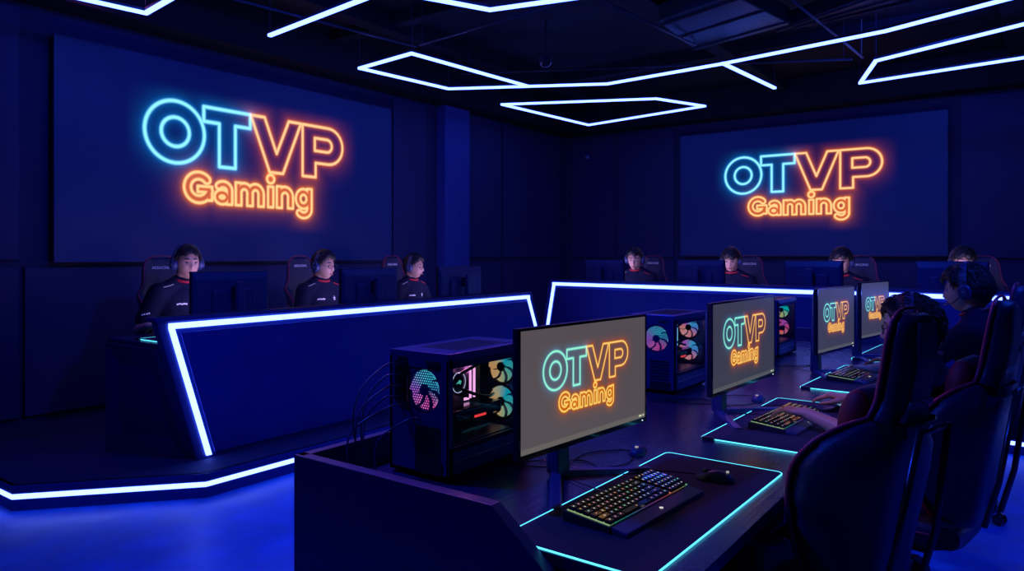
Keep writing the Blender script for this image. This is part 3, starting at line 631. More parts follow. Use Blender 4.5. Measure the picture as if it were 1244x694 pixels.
clone(ms, 'dark mouse under the right hand of the third seat player', (5.12, 0.83, DZ+0.005), R(90))
clone(ms, 'spare dark mouse behind the nearest mouse pad by the first monitor', (*at_z(775, 547, 0.76), DZ), R(20), 'spare mice behind the pads')
clone(ms, 'spare dark mouse behind the second mouse pad by the second monitor', (*at_z(921, 484, 0.76), DZ), R(10), 'spare mice behind the pads')
def cable(name, pts, r, label=None, parent=None, m=M_GLOSS):
    P = [Vector(p) for p in pts]; out = []
    for i in range(len(P)-1):
        a = P[max(i-1, 0)]; b_ = P[i]; c = P[i+1]; d = P[min(i+2, len(P)-1)]
        for k in range(8):
            s = k/8; out.append(0.5*((2*b_)+(c-a)*s+(2*a-5*b_+4*c-d)*s*s+(3*b_-a-3*c+d)*s**3))
    out.append(P[-1]); o = MB().tube(out, r, 7).build(name, m, parent, smooth=True)
    if label: tag(o, label, 'cable')
    return o
zc = DZ+0.004
cable('mouse_cable', [(2.325, 0.93, zc+0.012), (2.30, 1.06, zc+0.006), (2.20, 1.17, zc), (2.28, 1.34, zc), (2.15, 1.5, zc)], 0.0022, 'thin black cable from the nearest mouse toward the first monitor')
cable('mouse_cable', [(3.70, 0.87, zc+0.012), (3.66, 1.04, zc+0.006), (3.5, 1.2, zc), (3.62, 1.4, zc), (3.4, 1.6, zc)], 0.0022, 'thin black cable from the second mouse toward the second monitor')
cable('keyboard_cable', [(1.98, 1.07, zc+0.012), (2.02, 1.16, zc+0.006), (2.1, 1.3, zc), (2.35, 1.38, zc), (2.5, 1.26, zc), (2.3, 1.2, zc), (2.12, 1.42, zc), (2.1, 1.6, zc)], 0.0022, 'looped black cable behind the nearest keyboard')
cable('keyboard_cable', [(3.38, 1.04, zc+0.012), (3.36, 1.15, zc+0.006), (3.5, 1.3, zc), (3.75, 1.35, zc), (3.85, 1.22, zc), (3.6, 1.18, zc), (3.45, 1.5, zc)], 0.0022, 'looped black cable behind the second keyboard')
cable('keyboard_cable', [(4.8, 1.01, zc+0.012), (4.85, 1.15, zc+0.004), (5.0, 1.3, zc), (5.2, 1.2, zc), (4.95, 1.45, zc)], 0.0022, 'looped black cable behind the third keyboard')

# ------------------------------------------------------------------ computers
def fan_mat(name, s, cols):
    m = bpy.data.materials.new(name); m.use_nodes = True; nt = m.node_tree; nt.nodes.clear()
    e = nt.nodes.new('ShaderNodeEmission'); o = nt.nodes.new('ShaderNodeOutputMaterial'); tc = nt.nodes.new('ShaderNodeTexCoord')
    sp = nt.nodes.new('ShaderNodeSeparateXYZ'); nt.links.new(tc.outputs['Object'], sp.inputs[0])
    at = nt.nodes.new('ShaderNodeMath'); at.operation = 'ARCTAN2'; nt.links.new(sp.outputs[2], at.inputs[0]); nt.links.new(sp.outputs[1], at.inputs[1])
    mr = nt.nodes.new('ShaderNodeMapRange'); mr.inputs['From Min'].default_value = -PI; mr.inputs['From Max'].default_value = PI; nt.links.new(at.outputs[0], mr.inputs['Value'])
    cr = nt.nodes.new('ShaderNodeValToRGB'); nt.links.new(mr.outputs[0], cr.inputs[0])
    cols = cols + [cols[0]]
    while len(cr.color_ramp.elements) < len(cols): cr.color_ramp.elements.new(0.5)
    for i, (el, c) in enumerate(zip(cr.color_ramp.elements, cols)): el.position = i/(len(cols)-1); el.color = (*c, 1)
    nt.links.new(cr.outputs[0], e.inputs[0]); e.inputs[1].default_value = s; nt.links.new(e.outputs[0], o.inputs[0]); MATS[name] = m; return m
FAN_REAR = fan_mat('fan_light_rear', 0.85, [(0.05, 0.3, 0.6), (0.9, 0.1, 0.5), (0.9, 0.2, 0.7), (0.45, 0.15, 0.9), (0.1, 0.5, 0.8), (0.05, 0.6, 0.8)])
FAN_WARM = fan_mat('fan_light_warm', 0.95, [(0.05, 0.55, 0.5), (0.25, 0.6, 0.35), (0.9, 0.55, 0.2), (0.9, 0.45, 0.15), (0.6, 0.55, 0.3), (0.0, 0.5, 0.6)])
FAN_PINK = fan_mat('fan_light_pink', 0.95, [(0.1, 0.3, 0.8), (0.9, 0.25, 0.3), (0.95, 0.4, 0.4), (0.9, 0.3, 0.25), (0.5, 0.1, 0.6), (0.05, 0.5, 0.8)])
FAN_GREEN = fan_mat('fan_light_green', 0.9, [(0.0, 0.6, 0.5), (0.5, 0.7, 0.3), (0.7, 0.5, 0.2), (0.1, 0.7, 0.5), (0.1, 0.4, 0.8), (0.0, 0.6, 0.6)])
FAN_RED = fan_mat('fan_light_red', 0.9, [(0.8, 0.1, 0.3), (0.9, 0.2, 0.3), (0.9, 0.3, 0.1), (0.7, 0.1, 0.4), (0.9, 0.1, 0.2), (0.5, 0.1, 0.6)])
def fan(parent, c, r, m, name='fan', blades=7):
    """fan facing -x"""
    o = MB()
    o.tube([(0, (r+0.004)*math.cos(a), (r+0.004)*math.sin(a)) for a in [2*PI*k/32 for k in range(32)]], 0.0045, 8, loop=True)
    o.box((0, 0, 0), (0.022, 0.004, 0.004))
    f = o.build(name, M_PLASTIC, parent, smooth=True); f.location = c
    b_ = MB()
    for k in range(blades):
        a0 = 2*PI*k/blades; rings = []
        for i in range(7):
            s = i/6; rr = 0.3*r+(r*0.97-0.3*r)*s; sweep = a0+0.35*s*s; wd = (2*PI/blades)*0.42
            P = []
            for q in (-1, -0.33, 0.33, 1): ang = sweep+q*wd; P.append((q*0.006, rr*math.cos(ang), rr*math.sin(ang)))
            P += [(p[0]+0.0015, p[1], p[2]) for p in reversed(P)]
            rings.append(P)
        b_.loft(rings)
    b_.build('blades', m, f, smooth=False)
    MB().cyl((-0.008, 0, 0), (0.008, 0, 0), r*0.30, n=20).build('hub', M_GLOSS, f, bevel=0.002)
    return f
M_GLASS = None
def glass_mat():
    m = mat('tinted_glass', (0.02, 0.02, 0.04), 0.03); nt = m.node_tree
    b_ = nt.nodes['Principled BSDF']; tr = nt.nodes.new('ShaderNodeBsdfTransparent'); tr.inputs[0].default_value = (0.80, 0.82, 0.88, 1)
    mx = nt.nodes.new('ShaderNodeMixShader'); mx.inputs[0].default_value = 0.14
    nt.links.new(tr.outputs[0], mx.inputs[1]); nt.links.new(b_.outputs[0], mx.inputs[2]); nt.links.new(mx.outputs[0], nt.nodes['Material Output'].inputs[0]); return m
M_GLASS = glass_mat()
M_BOARD = mat('circuit_board', (0.03, 0.035, 0.06), 0.5, noise=0.6, nscale=60)
def computer(label, loc, rz, fm1, fm2, ram, W=0.27, L=0.45, H=0.425):
    """x: rear (0) to front (L); glass side at y=0; z up"""
    t = thing('desktop_computer', label, 'computer', loc, rz, group='glass sided computers on the front desk')
    e = 0.012
    # frame
    for y in (0, W-e):
        fr = MB()
        for x in (0, L-0.03): fr.bx(x, x+(0.03 if x else 0.022), y, y+e, 0.02, H-0.02)
        fr.bx(0, L, y, y+e, 0.012, 0.115 if y == 0 else 0.05); fr.bx(0, L, y, y+e, H-0.05, H-0.02)
        fr.build('side_frame', M_CASE, t, bevel=0.0015)
    tp = MB().bx(0, L, 0, W, H-0.022, H).build('top_panel', M_CASE, t, bevel=0.003)
    v = MB()
    for k in range(12): v.bx(0.10+k*0.024, 0.112+k*0.024, 0.05, W-0.05, H, H+0.0012)
    v.build('vent', M_PLASTIC, tp)
    b_ = MB()
    for k in range(4): b_.cyl((L-0.03-k*0.02, 0.035, H), (L-0.03-k*0.02, 0.035, H+0.003), 0.004, n=10)
    b_.build('button', M_STEEL, tp)
    MB().bx(0, L, 0, W, 0.012, 0.024).build('bottom_panel', M_CASE, t)
    fp = MB().bx(L-0.006, L+0.022, 0, W, 0.012, H).build('front_panel', M_CASE, t, bevel=0.006)
    MB().bx(0.0, L, W-0.003, W, 0.03, H-0.03).build('side_panel', M_CASE, t)
    for x in (0.03, L-0.05):
        for y in (0.02, W-0.04): MB().bx(x, x+0.03, y, y+0.02, 0, 0.013).build('foot', M_PLASTIC, t)
    # rear panel with opening and hexagon grille
    rp = MB(); cy, cz, hr = 0.118, 0.295, 0.076
    rp.bx(0.0, 0.004, 0, cy-hr, 0.20, H-0.02); rp.bx(0.0, 0.004, cy+hr, W, 0.20, H-0.02)
    rp.bx(0, 0.004, cy-hr, cy+hr, cz+hr, H-0.02); rp.bx(0, 0.004, cy-hr, cy+hr, 0.20, cz-hr); rp.bx(0, 0.004, 0, W, 0.012, 0.20)
    rear = rp.build('rear_panel', M_CASE, t)
    g = MB(); s = 0.0055
    for i in range(-15, 16):
        for j in range(-16, 17):
            y = s*1.732*(i+0.5*(j % 2)); z = s*1.5*j
            if y*y+z*z > (hr-0.002)**2: continue
            for k in range(6):
                a, c = PI/6+k*PI/3, PI/6+(k+1)*PI/3
                q = [(s*math.cos(a), s*math.sin(a)), (s*math.cos(c), s*math.sin(c)), (s*0.60*math.cos(c), s*0.60*math.sin(c)), (s*0.60*math.cos(a), s*0.60*math.sin(a))]
                g._add([(0.0015, cy+y+p[0], cz+z+p[1]) for p in q], [(0, 1, 2, 3)])
    pg = [(hr*1.0*math.cos(2*PI*k/24), hr*1.0*math.sin(2*PI*k/24)) for k in range(24)]
    sq = []
    for k in range(24):
        a = 2*PI*k/24; c, s_ = math.cos(a), math.sin(a); f_ = hr*1.01/max(abs(c), abs(s_)); sq.append((c*f_, s_*f_))
    for k in range(24):
        a, c = k, (k+1) % 24; g._add([(0.0016, cy+p[0], cz+p[1]) for p in (pg[a], pg[c], sq[c], sq[a])], [(0, 1, 2, 3)])
    g.build('grille', M_CASE, rear)
    sl = MB()
    for k in range(7): sl.bx(-0.003, 0, 0.04, 0.15, 0.075+k*0.016, 0.083+k*0.016)
    sl.build('slot_cover', M_METAL, rear)
    MB().bx(-0.004, 0, 0.185, 0.245, 0.25, 0.39).build('port_plate', M_METAL, rear, bevel=0.001)
    pt = MB()
    for k in range(6): pt.bx(-0.008, -0.003, 0.195, 0.235, 0.258+k*0.021, 0.270+k*0.021)
    pt.build('port', M_GLOSS, rear)
    MB().bx(-0.0035, 0.0, 0.04, 0.10, 0.385, 0.398).bx(-0.0035, 0, 0.19, 0.235, 0.40, 0.405).build('label_plate', M_STEEL, rear)
    MB().bx(-0.003, 0, 0.03, 0.15, 0.02, 0.066).build('power_supply_face', M_METAL, rear)
    # inside
    fan(t, (0.016, cy, cz), 0.069, FAN_REAR, 'rear_fan')
    for z, m in ((0.325, fm1), (0.193, fm2)): 
        f = fan(t, (L-0.030, 0.10, z), 0.060, m, 'front_fan'); 
    MB().bx(0.05, 0.37, 0.165, 0.172, 0.13, H-0.04).build('motherboard', M_BOARD, t)
    BY = 0.165
    br = MB()
    for k in range(9): br.bx(0.10+0.03*(k % 5), 0.118+0.03*(k % 5), BY-0.014, BY, 0.15+0.05*(k//5), 0.175+0.05*(k//5))
    br.bx(0.07, 0.11, BY-0.03, BY, 0.24, 0.38).bx(0.13, 0.23, BY-0.025, BY, 0.375, 0.395); br.build('heat_sink', M_METAL, t)
    px, py_, pz = 0.168, BY-0.065, 0.300
    MB().cyl((px, BY, pz), (px, py_, pz), 0.033, n=28).build('cooler_pump', M_GLOSS, t, bevel=0.003)
    MB().tube([(px+0.036*math.cos(a), py_-0.001, pz+0.036*math.sin(a)) for a in [2*PI*k/36 for k in range(36)]], 0.0014, 6, loop=True).build('light_ring', emat('ring_white', (0.6, 0.65, 0.9), 1.2), t)
    MB().prism([(-0.014, -0.004), (-0.004, 0.002), (0.004, 0.008), (0.014, 0.003), (0.007, -0.008), (0.0, -0.003)], lambda p, y: (px+p[0], y, pz+p[1]), py_-0.002, py_).build('pump_emblem', emat('teal_emblem', (0.1, 0.7, 0.5), 1.0), t)
    for k in range(4):
        x = 0.232+k*0.011; st = MB().bx(x, x+0.005, BY-0.060, BY, 0.235, 0.365).build('memory_stick', M_METAL, t)
        if k in (0, 2): MB().bx(x-0.0005, x+0.0065, BY-0.066, BY-0.060, 0.235, 0.37).build('light_bar', ram, st)
    gp = MB().bx(0.10, 0.36, 0.055, BY, 0.175, 0.215).build('graphics_card', M_GLOSS, t, bevel=0.004)
    MB().bx(0.20, 0.265, 0.053, 0.055, 0.176, 0.184).build('light_bar', emat('red_bar', (1, 0.05, 0.05), 1.6), gp)
    MB().bx(0.11, 0.34, 0.054, 0.055, 0.207, 0.2095).build('trim', M_STEEL, gp)
    MB().bx(0.24, 0.27, BY-0.03, BY-0.028, 0.185+0.035, 0.225+0.005).build('light_bar', ram, gp)
    sh = MB().bx(0.01, L-0.08, 0.016, W-0.01, 0.028, 0.118).build('power_supply_shroud', M_CASE, t, bevel=0.003)
    MB().bx(0.03, L-0.05, -0.0015, 0.0, 0.066, 0.070).build('trim', M_STEEL, t)
    tb = []
    cable('coolant_hose', [(0.18, 0.10, 0.33), (0.24, 0.07, 0.36), (0.34, 0.08, 0.39)], 0.006, parent=t)
    cable('coolant_hose', [(0.18, 0.10, 0.275), (0.235, 0.07, 0.25), (0.30, 0.07, 0.235), (0.37, 0.1, 0.23)], 0.006, parent=t)
    l = bpy.data.lights.new('interior_glow', 'POINT'); l.energy = 0.55; l.color = (0.95, 0.25, 0.5); l.shadow_soft_size = 0.03
    o = bpy.data.objects.new('interior_glow', l); COL.objects.link(o); o.parent = t; o.location = (0.22, W*0.45, 0.34)
    MB().bx(0.018, L-0.008, -0.004, 0.0, 0.10, H-0.026).build('glass_panel', M_GLASS, t)
    return t
RAM_W = emat('memory_light_pink', (1.0, 0.42, 0.75), 2.0); RAM_C = emat('memory_light_cyan', (0.25, 0.75, 1.0), 1.6); RAM_R = emat('memory_light_red', (0.9, 0.1, 0.3), 1.2)
computer('computer nearest the camera with teal and orange fans behind glass', (1.79, 1.555, DZ), 0, FAN_WARM, FAN_WARM, RAM_W)
computer('second computer along the desk with pink fans, between the first two monitors', (3.64, 1.565, DZ), 0, FAN_PINK, FAN_PINK, RAM_C)
computer('third computer along the desk with a green and a red fan', (5.36, 1.515, DZ), 0, FAN_GREEN, FAN_RED, RAM_R)
# cables behind the first computer
CX, CY = 1.79, 1.555
for k, (z, y, off_) in enumerate(((0.375, 0.215, 0.16), (0.335, 0.22, 0.12), (0.30, 0.21, 0.15), (0.262, 0.225, 0.10), (0.235, 0.20, 0.18), (0.20, 0.12, 0.13))):
    yy = CY+y
    cable('computer_cable', [(CX-0.008, yy, DZ+z), (CX-0.06, yy+0.01, DZ+z+0.005), (CX-off_, yy+0.03+0.01*k, DZ+z-0.07), (CX-off_-0.02, yy+0.04, DZ+z-0.20), (CX-off_+0.03, yy+0.02, DZ+0.006)],
          0.0032, ['thick black cable looping from the top rear port of the nearest computer', 'black cable curving out of the second rear port of the nearest computer', 'black cable hanging mid height behind the nearest computer',
                   'shortest black cable behind the nearest computer', 'widest looping black cable behind the nearest computer', 'black cable plugged below the fan of the nearest computer'][k], m=M_PLASTIC2)

# ------------------------------------------------------------------ gaming chair
M_RED2 = mat('dim_red_piping', (0.22, 0.02, 0.09), 0.45)  # darker copy of the piping, dim stage light put into its red
WIDE = [False]
def back_half_width(s):
    pts = [(0, .215), (.10, .225), (.22, .240), (.34, .262), (.44, .268), (.52, .245), (.58, .195), (.63, .128), (.69, .094), (.80, .094), (.90, .096), (.96, .088), (1.0, .06)]
    if WIDE[0]: pts = pts[:5]+[(.55, .262), (.66, .225), (.74, .180), (.82, .165), (.90, .158), (.96, .135), (1.0, .09)]
    for (a, x), (b, y) in zip(pts[:-1], pts[1:]):
        if s <= b: q = (s-a)/(b-a); q = q*q*(3-2*q); return x+(y-x)*q
    return pts[-1][1]
def make_chair(label, loc, rz, group, seat_z=0.48, stage=False):
    WIDE[0] = stage; M_RED = M_RED2 if stage else MATS['red_piping']
    t = thing('gaming_chair', label, 'chair', loc, rz, group=group)
    BH = 0.86; z0 = seat_z+0.0; rec = R(10)
    def bp(f, y, z): return (-0.23+f*math.cos(rec)-z*math.sin(rec), y, z0+z*math.cos(rec)+f*math.sin(rec))
    m = MB(); rings = []; edge = []; NS = 30
    for i in range(NS+1):
        s = i/NS; w_ = back_half_width(s); z = s*BH; rg = []
        bol = 0.145*max(0, 1-((s-0.36)/(0.27 if s > 0.36 else 0.40))**2)**0.8+0.022*min(1, s/0.1)
        th = 0.070-0.018*min(1, max(0, (s-0.55)/0.1))*(not stage)-0.02*max(0, s-0.85)/0.15
        n = 14
        for k in range(n+1):
            q = -1+2*k/n; fw = bol*max(0, (abs(q)-0.45)/0.55)**1.6 + 0.012*math.cos(q*PI/2)
            rg.append(bp(fw, w_*q, z))
        for k in range(n+1):
            q = 1-2*k/n; fw = bol*0.75*max(0, (abs(q)-0.45)/0.55)**1.6 - th*(1-abs(q)**4*0.55); rg.append(bp(fw, w_*q*0.99, z))
        rings.append(rg); edge.append((bol*0.93+0.002, w_+0.004, z))
    m.loft(rings); m.build('backrest', M_CHAIR, t, smooth=True)
    for sd in (-1, 1):
        MB().tube([bp(f, sd*y, z) for f, y, z in edge], 0.008, 7).build('piping', M_RED, t, smooth=True)
    MB().tube([bp(edge[-1][0]*(1-abs(q)**2*0)+0.0, edge[-1][1]*q, BH+0.003+0.01*(1-q*q)) for q in [-1+2*k/10 for k in range(11)]], 0.0055, 7).build('piping', M_RED, t, smooth=True)
    # rear centre insert and lettering
    r2 = []
    for i in range(12):
        s = 0.64+0.34*i/11; w_ = back_half_width(s)*0.62; z = s*BH; th = -(0.074-0.018*min(1, max(0, (s-0.55)/0.1))*(not stage)-0.02*max(0, s-0.85)/0.15)
        r2.append([bp(th, -w_, z), bp(th, w_, z), bp(th+0.02, w_*1.1, z), bp(th+0.02, -w_*1.1, z)])
    MB().loft(r2).build('rear_insert', M_CHAIR2, t)
    Mx = Matrix.Translation(bp(-0.0755+0.018*(not stage), 0, 0.70*BH)) @ Euler((0, -rec, 0)).to_matrix().to_4x4() @ Matrix(((0, 0, -1, 0), (-1, 0, 0, 0), (0, 1, 0, 0), (0, 0, 0, 1)))
    text_mesh('rear_lettering', 'AKRACING', 0.030, M_GREYP, t, Mx, bold=0.0012)
    Mf = Matrix.Translation(bp(0.0165, 0, 0.90*BH)) @ Euler((0, -rec, 0)).to_matrix().to_4x4() @ Matrix(((0, 0, 1, 0), (1, 0, 0, 0), (0, 1, 0, 0), (0, 0, 0, 1)))
    text_mesh('front_lettering', 'AKRACING', 0.034 if stage else 0.030, M_WHITE, t, Mf, bold=0.001)
    # rear recline frame bars and knobs
    fb = MB()
    for sd in (-1, 1): fb.tube([bp(-0.10, sd*0.12, 0.02), bp(-0.115, sd*0.12, 0.2), bp(-0.105, sd*0.09, 0.55)], 0.011, 8)
    fb.tube([bp(-0.10, -0.09, 0.54), bp(-0.10, 0.09, 0.54)], 0.011, 8); fb.build('rear_frame', M_METAL, t, smooth=True)
    # lumbar pillow with strap
    pl = MB(); rg = []
    for i in range(13):
        a = -1+2*i/12; hw = 0.155*(1-0.08*abs(a)); hh = 0.10*(1-abs(a)**5)**0.5+0.004; ff = 0.055*(1-abs(a)**3)**0.5+0.004
        rg.append([bp(0.075+ff*math.cos(c), hw*a, 0.515+hh*math.sin(c)) for c in [2*PI*k/14 for k in range(14)]])
    if not stage: p_ = pl.loft(rg).build('neck_pillow', M_CHAIR, t, smooth=True)
    for sd in (() if stage else (-1, 1)):
        q = MB(); rr = []
        for i in range(5):
            a = sd*(0.70+0.305*i/4); hh = 0.101*(1-min(1, abs(a))**5)**0.5+0.006; ff = 0.056*(1-min(1, abs(a))**3)**0.5+0.006
            rr.append([bp(0.075+ff*math.cos(c), 0.155*(1-0.08*abs(a))*a, 0.515+hh*math.sin(c)) for c in [2*PI*k/14 for k in range(14)]])
        q.loft(rr).build('pillow_end', M_REDF, p_, smooth=True)
    st = MB(); wS = back_half_width(0.625)+0.003
    pr = [bp(0.025, wS, 0.53), bp(-0.055, wS, 0.53), bp(-0.076, wS*0.7, 0.53), bp(-0.076, -wS*0.7, 0.53), bp(-0.055, -wS, 0.53), bp(0.025, -wS, 0.53)]
    for a, c in zip(pr[:-1], pr[1:]):
        st.loft([[(a[0], a[1], a[2]-0.017), (a[0], a[1], a[2]+0.017), (a[0]+0.004, a[1], a[2]+0.017), (a[0]+0.004, a[1], a[2]-0.017)],
                 [(c[0], c[1], c[2]-0.017), (c[0], c[1], c[2]+0.017), (c[0]+0.004, c[1], c[2]+0.017), (c[0]+0.004, c[1], c[2]-0.017)]])
    if not stage: st.build('pillow_strap', M_PLASTIC, p_)
    # seat
    m = MB(); rings = []
    for i in range(9):
        x = -0.26+0.52*i/8; w_ = 0.26-0.02*abs(i-4)/4; n = 12; rg = []; e_ = 0.02 if i in (0, 8) else 0
        for k in range(n+1): q = -1+2*k/n; rg.append((x, w_*q, seat_z-0.02+0.05*max(0, (abs(q)-0.5)/0.5)**1.5*(0.3+0.7*(1-i/8))+0.01-e_))
        for k in range(n+1): q = 1-2*k/n; rg.append((x, w_*q, seat_z-0.12+0.03*abs(q)**3+e_))
        rings.append(rg)
    m.loft(rings); m.build('seat', M_CHAIR, t, smooth=True)
    for sd in (-1, 1):
        MB().tube([(-0.25+0.5*i/8, sd*(0.262-0.02*abs(i-4)/4), seat_z-0.035) for i in range(9)], 0.005, 6).build('seat_piping', M_RED, t, smooth=True)
        a = MB().bx(-0.06, 0.02, sd*0.30-0.02, sd*0.30+0.02, seat_z-0.10, seat_z+0.135).bx(-0.06, 0.02, min(sd*0.2, sd*0.32), max(sd*0.2, sd*0.32), seat_z-0.125, seat_z-0.10).build('armrest_post', M_PLASTIC, t, bevel=0.006)
        MB().prism(rrect(0.13, 0.045, 0.03), lambda p, z, sd=sd: (p[0]+0.0, sd*0.30+p[1], z), seat_z+0.135, seat_z+0.162).build('armrest', M_PLASTIC2, t, bevel=0.006)
        MB().cyl((-0.25, sd*0.24, seat_z-0.02), (-0.25, sd*0.285, seat_z-0.02), 0.045, n=18).build('recline_joint', M_METAL, t, bevel=0.004)
    MB().bx(-0.14, 0.12, -0.10, 0.10, seat_z-0.165, seat_z-0.118).build('tilt_mechanism', M_METAL, t, bevel=0.006)
    MB().cyl((0, 0, 0.09), (0, 0, 0.2), 0.032).cyl((0, 0, 0.19), (0, 0, seat_z-0.15), 0.015).build('gas_lift', M_METAL, t, smooth=True)
    MB().cyl((0, 0, 0.08), (0, 0, 0.13), 0.05, 0.04).build('base_hub', M_PLASTIC, t, bevel=0.004)
    for k in range(5):
        a = 2*PI*k/5+0.3; c, s_ = math.cos(a), math.sin(a); q = (-s_, c)
        rg = []
        for d, w_, zt, zb in ((0.03, 0.030, 0.125, 0.085), (0.17, 0.024, 0.108, 0.08), (0.31, 0.018, 0.085, 0.062)):
            rg.append([(d*c+q[0]*w_, d*s_+q[1]*w_, zb), (d*c+q[0]*w_*0.7, d*s_+q[1]*w_*0.7, zt), (d*c-q[0]*w_*0.7, d*s_-q[1]*w_*0.7, zt), (d*c-q[0]*w_, d*s_-q[1]*w_, zb)])
        lg = MB().loft(rg).build('base_leg', M_PLASTIC, t, bevel=0.003)
        MB().tube([(0.06*c, 0.06*s_, 0.124), (0.17*c, 0.17*s_, 0.1095), (0.30*c, 0.30*s_, 0.0865)], 0.004, 6).build('red_trim', M_RED, lg)
        wx, wy = 0.31*c, 0.31*s_
        cs = MB()
        for sd in (-1, 1): cs.cyl((wx+q[0]*sd*0.008, wy+q[1]*sd*0.008, 0.03), (wx+q[0]*sd*0.026, wy+q[1]*sd*0.026, 0.03), 0.03, n=16)
        cs.cyl((wx, wy, 0.03), (wx, wy, 0.07), 0.008); cs.build('caster', M_GLOSS, lg, bevel=0.003)
    return t
def chair_at_top(xy, face):
    """root location so that the upper back centre stands over xy"""
    f = Vector((math.cos(face), math.sin(face))); return (xy[0]+f.x*0.38, xy[1]+f.y*0.38)
f1 = R(72)
ch = make_chair('empty gaming chair nearest the camera with red piping and pillow', (*chair_at_top((2.43, 0.290), f1), 0), f1, 'gaming chairs at the front desk')
f2 = R(80)
clone(ch, 'gaming chair of the player in glasses, second along the front desk', (*chair_at_top((3.34, 0.095), f2), 0), f2)
f3 = R(82)
clone(ch, 'gaming chair cut by the right picture edge, third along the front desk', (*chair_at_top((4.94, 0.075), f3), 0), f3)
ch2 = None
def stage_chair(lab, loc, fc, group):
    global ch2
    if ch2 is None: ch2 = make_chair(lab, loc, fc, group, stage=True)
    else: clone(ch2, lab, loc, fc, group)
LP = []
for px, lab in ((230, 'round faced'), (392, 'glasses'), (500, 'third')):
    LP.append(ray_line(px, (0, 5.45), (1, 0)))
clab = ['gaming chair behind the leftmost player on the left counter', 'gaming chair behind the bespectacled player on the left counter', 'gaming chair behind the rightmost player on the left counter']
for px, lab in zip((193, 362, 474), clab):
    p = ray_line(px, (0, 5.86), (1, 0)); fc = R(-82)
    stage_chair(lab, (*chair_at_top((p.x, p.y), fc), ST), fc, 'gaming chairs on the left side of the stage')
RP = []
for px, cx, lab in ((775, 795, 'gaming chair behind the leftmost player of the far counter'), (892, 912, 'gaming chair behind the second player of the far counter'),
                (1018, 1046, 'gaming chair behind the player hidden by a monitor, third on the far counter'), (1170, 1192, 'gaming chair behind the rightmost player of the far counter')):
    RP.append(ray_line(px, p0+rn*0.98, rd))
    p = ray_line(cx, p0+rn*1.36, rd); fc = RANG-R(90)-R(4)
    stage_chair(lab, (*chair_at_top((p.x, p.y), fc), ST), fc, 'gaming chairs along the far counter')
#@@PEOPLE@@
# ------------------------------------------------------------------ people
def head_shape(n=5):
    bm = bmesh.new(); bmesh.ops.create_icosphere(bm, subdivisions=n, radius=1.0)
    g = lambda a, s: math.exp(-(a/s)**2)
    out = []
    for v in bm.verts:
        x, y, z = v.co
        rx, ry, rz = 0.096, 0.076, 0.117
        px, py, pz = x*rx, y*ry, z*rz
        if x < 0: px *= 1.02
        lo = max(0, -z)
        if lo > 0: py *= 1-0.24*lo**1.5; px = px*(1-0.05*lo) + (0.016*lo if x > 0 else 0.030*lo)
        if x > 0:
            f = max(0, x)**0.7
            px += 0.024*g(py, 0.0115)*(math.exp(-((pz+0.030)/0.018)**2) if pz < -0.030 else math.exp(-((pz+0.030)/0.034)**2))*f   # nose
            px += 0.006*g(abs(py)-0.010, 0.007)*g(pz+0.036, 0.010)*f                                                    # nostrils
            px -= 0.011*g(abs(py)-0.031, 0.015)*g(pz-0.006, 0.012)*f                                                    # eye sockets
            px += 0.005*g(abs(py)-0.028, 0.024)*g(pz-0.027, 0.010)*f                                                    # brow
            px += 0.007*g(py, 0.022)*g(pz+0.060, 0.006)*f + 0.007*g(py, 0.020)*g(pz+0.074, 0.006)*f - 0.003*g(py, 0.026)*g(pz+0.067, 0.003)*f
            px += 0.009*g(py, 0.020)*g(pz+0.103, 0.012)*f                                                               # chin
            px += 0.005*g(abs(py)-0.045, 0.016)*g(pz+0.022, 0.018)*f                                                    # cheeks
        out.append((px, py, pz)); v.co = (px, py, pz)
    Fc = [tuple(v.index for v in f.verts) for f in bm.faces]; bm.free(); return out, Fc
HV, HF = head_shape()
def ik(a, c, l1, l2, pole):
    a = Vector(a); c = Vector(c); d = c-a; L = min(d.length, (l1+l2)*0.995); d.normalize(); c = a+d*L
    k = (l1*l1-l2*l2+L*L)/(2*L); h = math.sqrt(max(0, l1*l1-k*k)); p = Vector(pole); p = (p-d*p.dot(d)).normalized()
    return a+d*k+p*h, c
def hand(mb, wrist, fwd, side, curl, scale=1.0, up=Vector((0,0,1)), spread=1.0):
    """fwd: direction of the fingers; side: +1 if the thumb is on the -lateral side"""
    f = Vector(fwd).normalized(); lat = f.cross(up).normalized()*side; u = lat.cross(f).normalized()*side
    w_ = Vector(wrist); S = scale
    k0 = w_+f*0.085*S
    for i, o in enumerate((-0.030, -0.010, 0.010, 0.028)):
        mb.cap(w_+lat*o*0.6*S, k0+lat*o*S+u*0.004, 0.013*S, 0.0115*S, 10)
    mb.cap(w_-f*0.02, w_+f*0.03*S, 0.024*S, 0.021*S, 12)
    for i, (o, ln) in enumerate(((-0.031, 0.070), (-0.0105, 0.079), (0.0105, 0.073), (0.030, 0.058))):
        p = k0+lat*o*S; d = (f+lat*o*3.2*spread).normalized(); ang = 0.25; r = 0.0088*S
        for j, fr in enumerate((0.45, 0.32, 0.23)):
            ang += curl[i if isinstance(curl, (list, tuple)) else 0]*(0.9 if j else 0.35) if isinstance(curl, (list, tuple)) else curl*(0.9 if j else 0.35)
            q = p + (d*math.cos(ang)-u*math.sin(ang))*ln*fr*S; mb.cap(p, q, r, r*0.92, 10); p = q; r *= 0.92
    # thumb leaves the side of the palm near its base
    p = w_+f*0.025*S-lat*0.024*S-u*0.006
    for j, (ln, a) in enumerate(((0.042, 0.75), (0.032, 0.45), (0.025, 0.25))):
        q = p+(f*math.cos(a)-lat*math.sin(a)-u*0.25).normalized()*ln*S; mb.cap(p, q, (0.0125-0.0015*j)*S, (0.011-0.0015*j)*S, 10); p = q
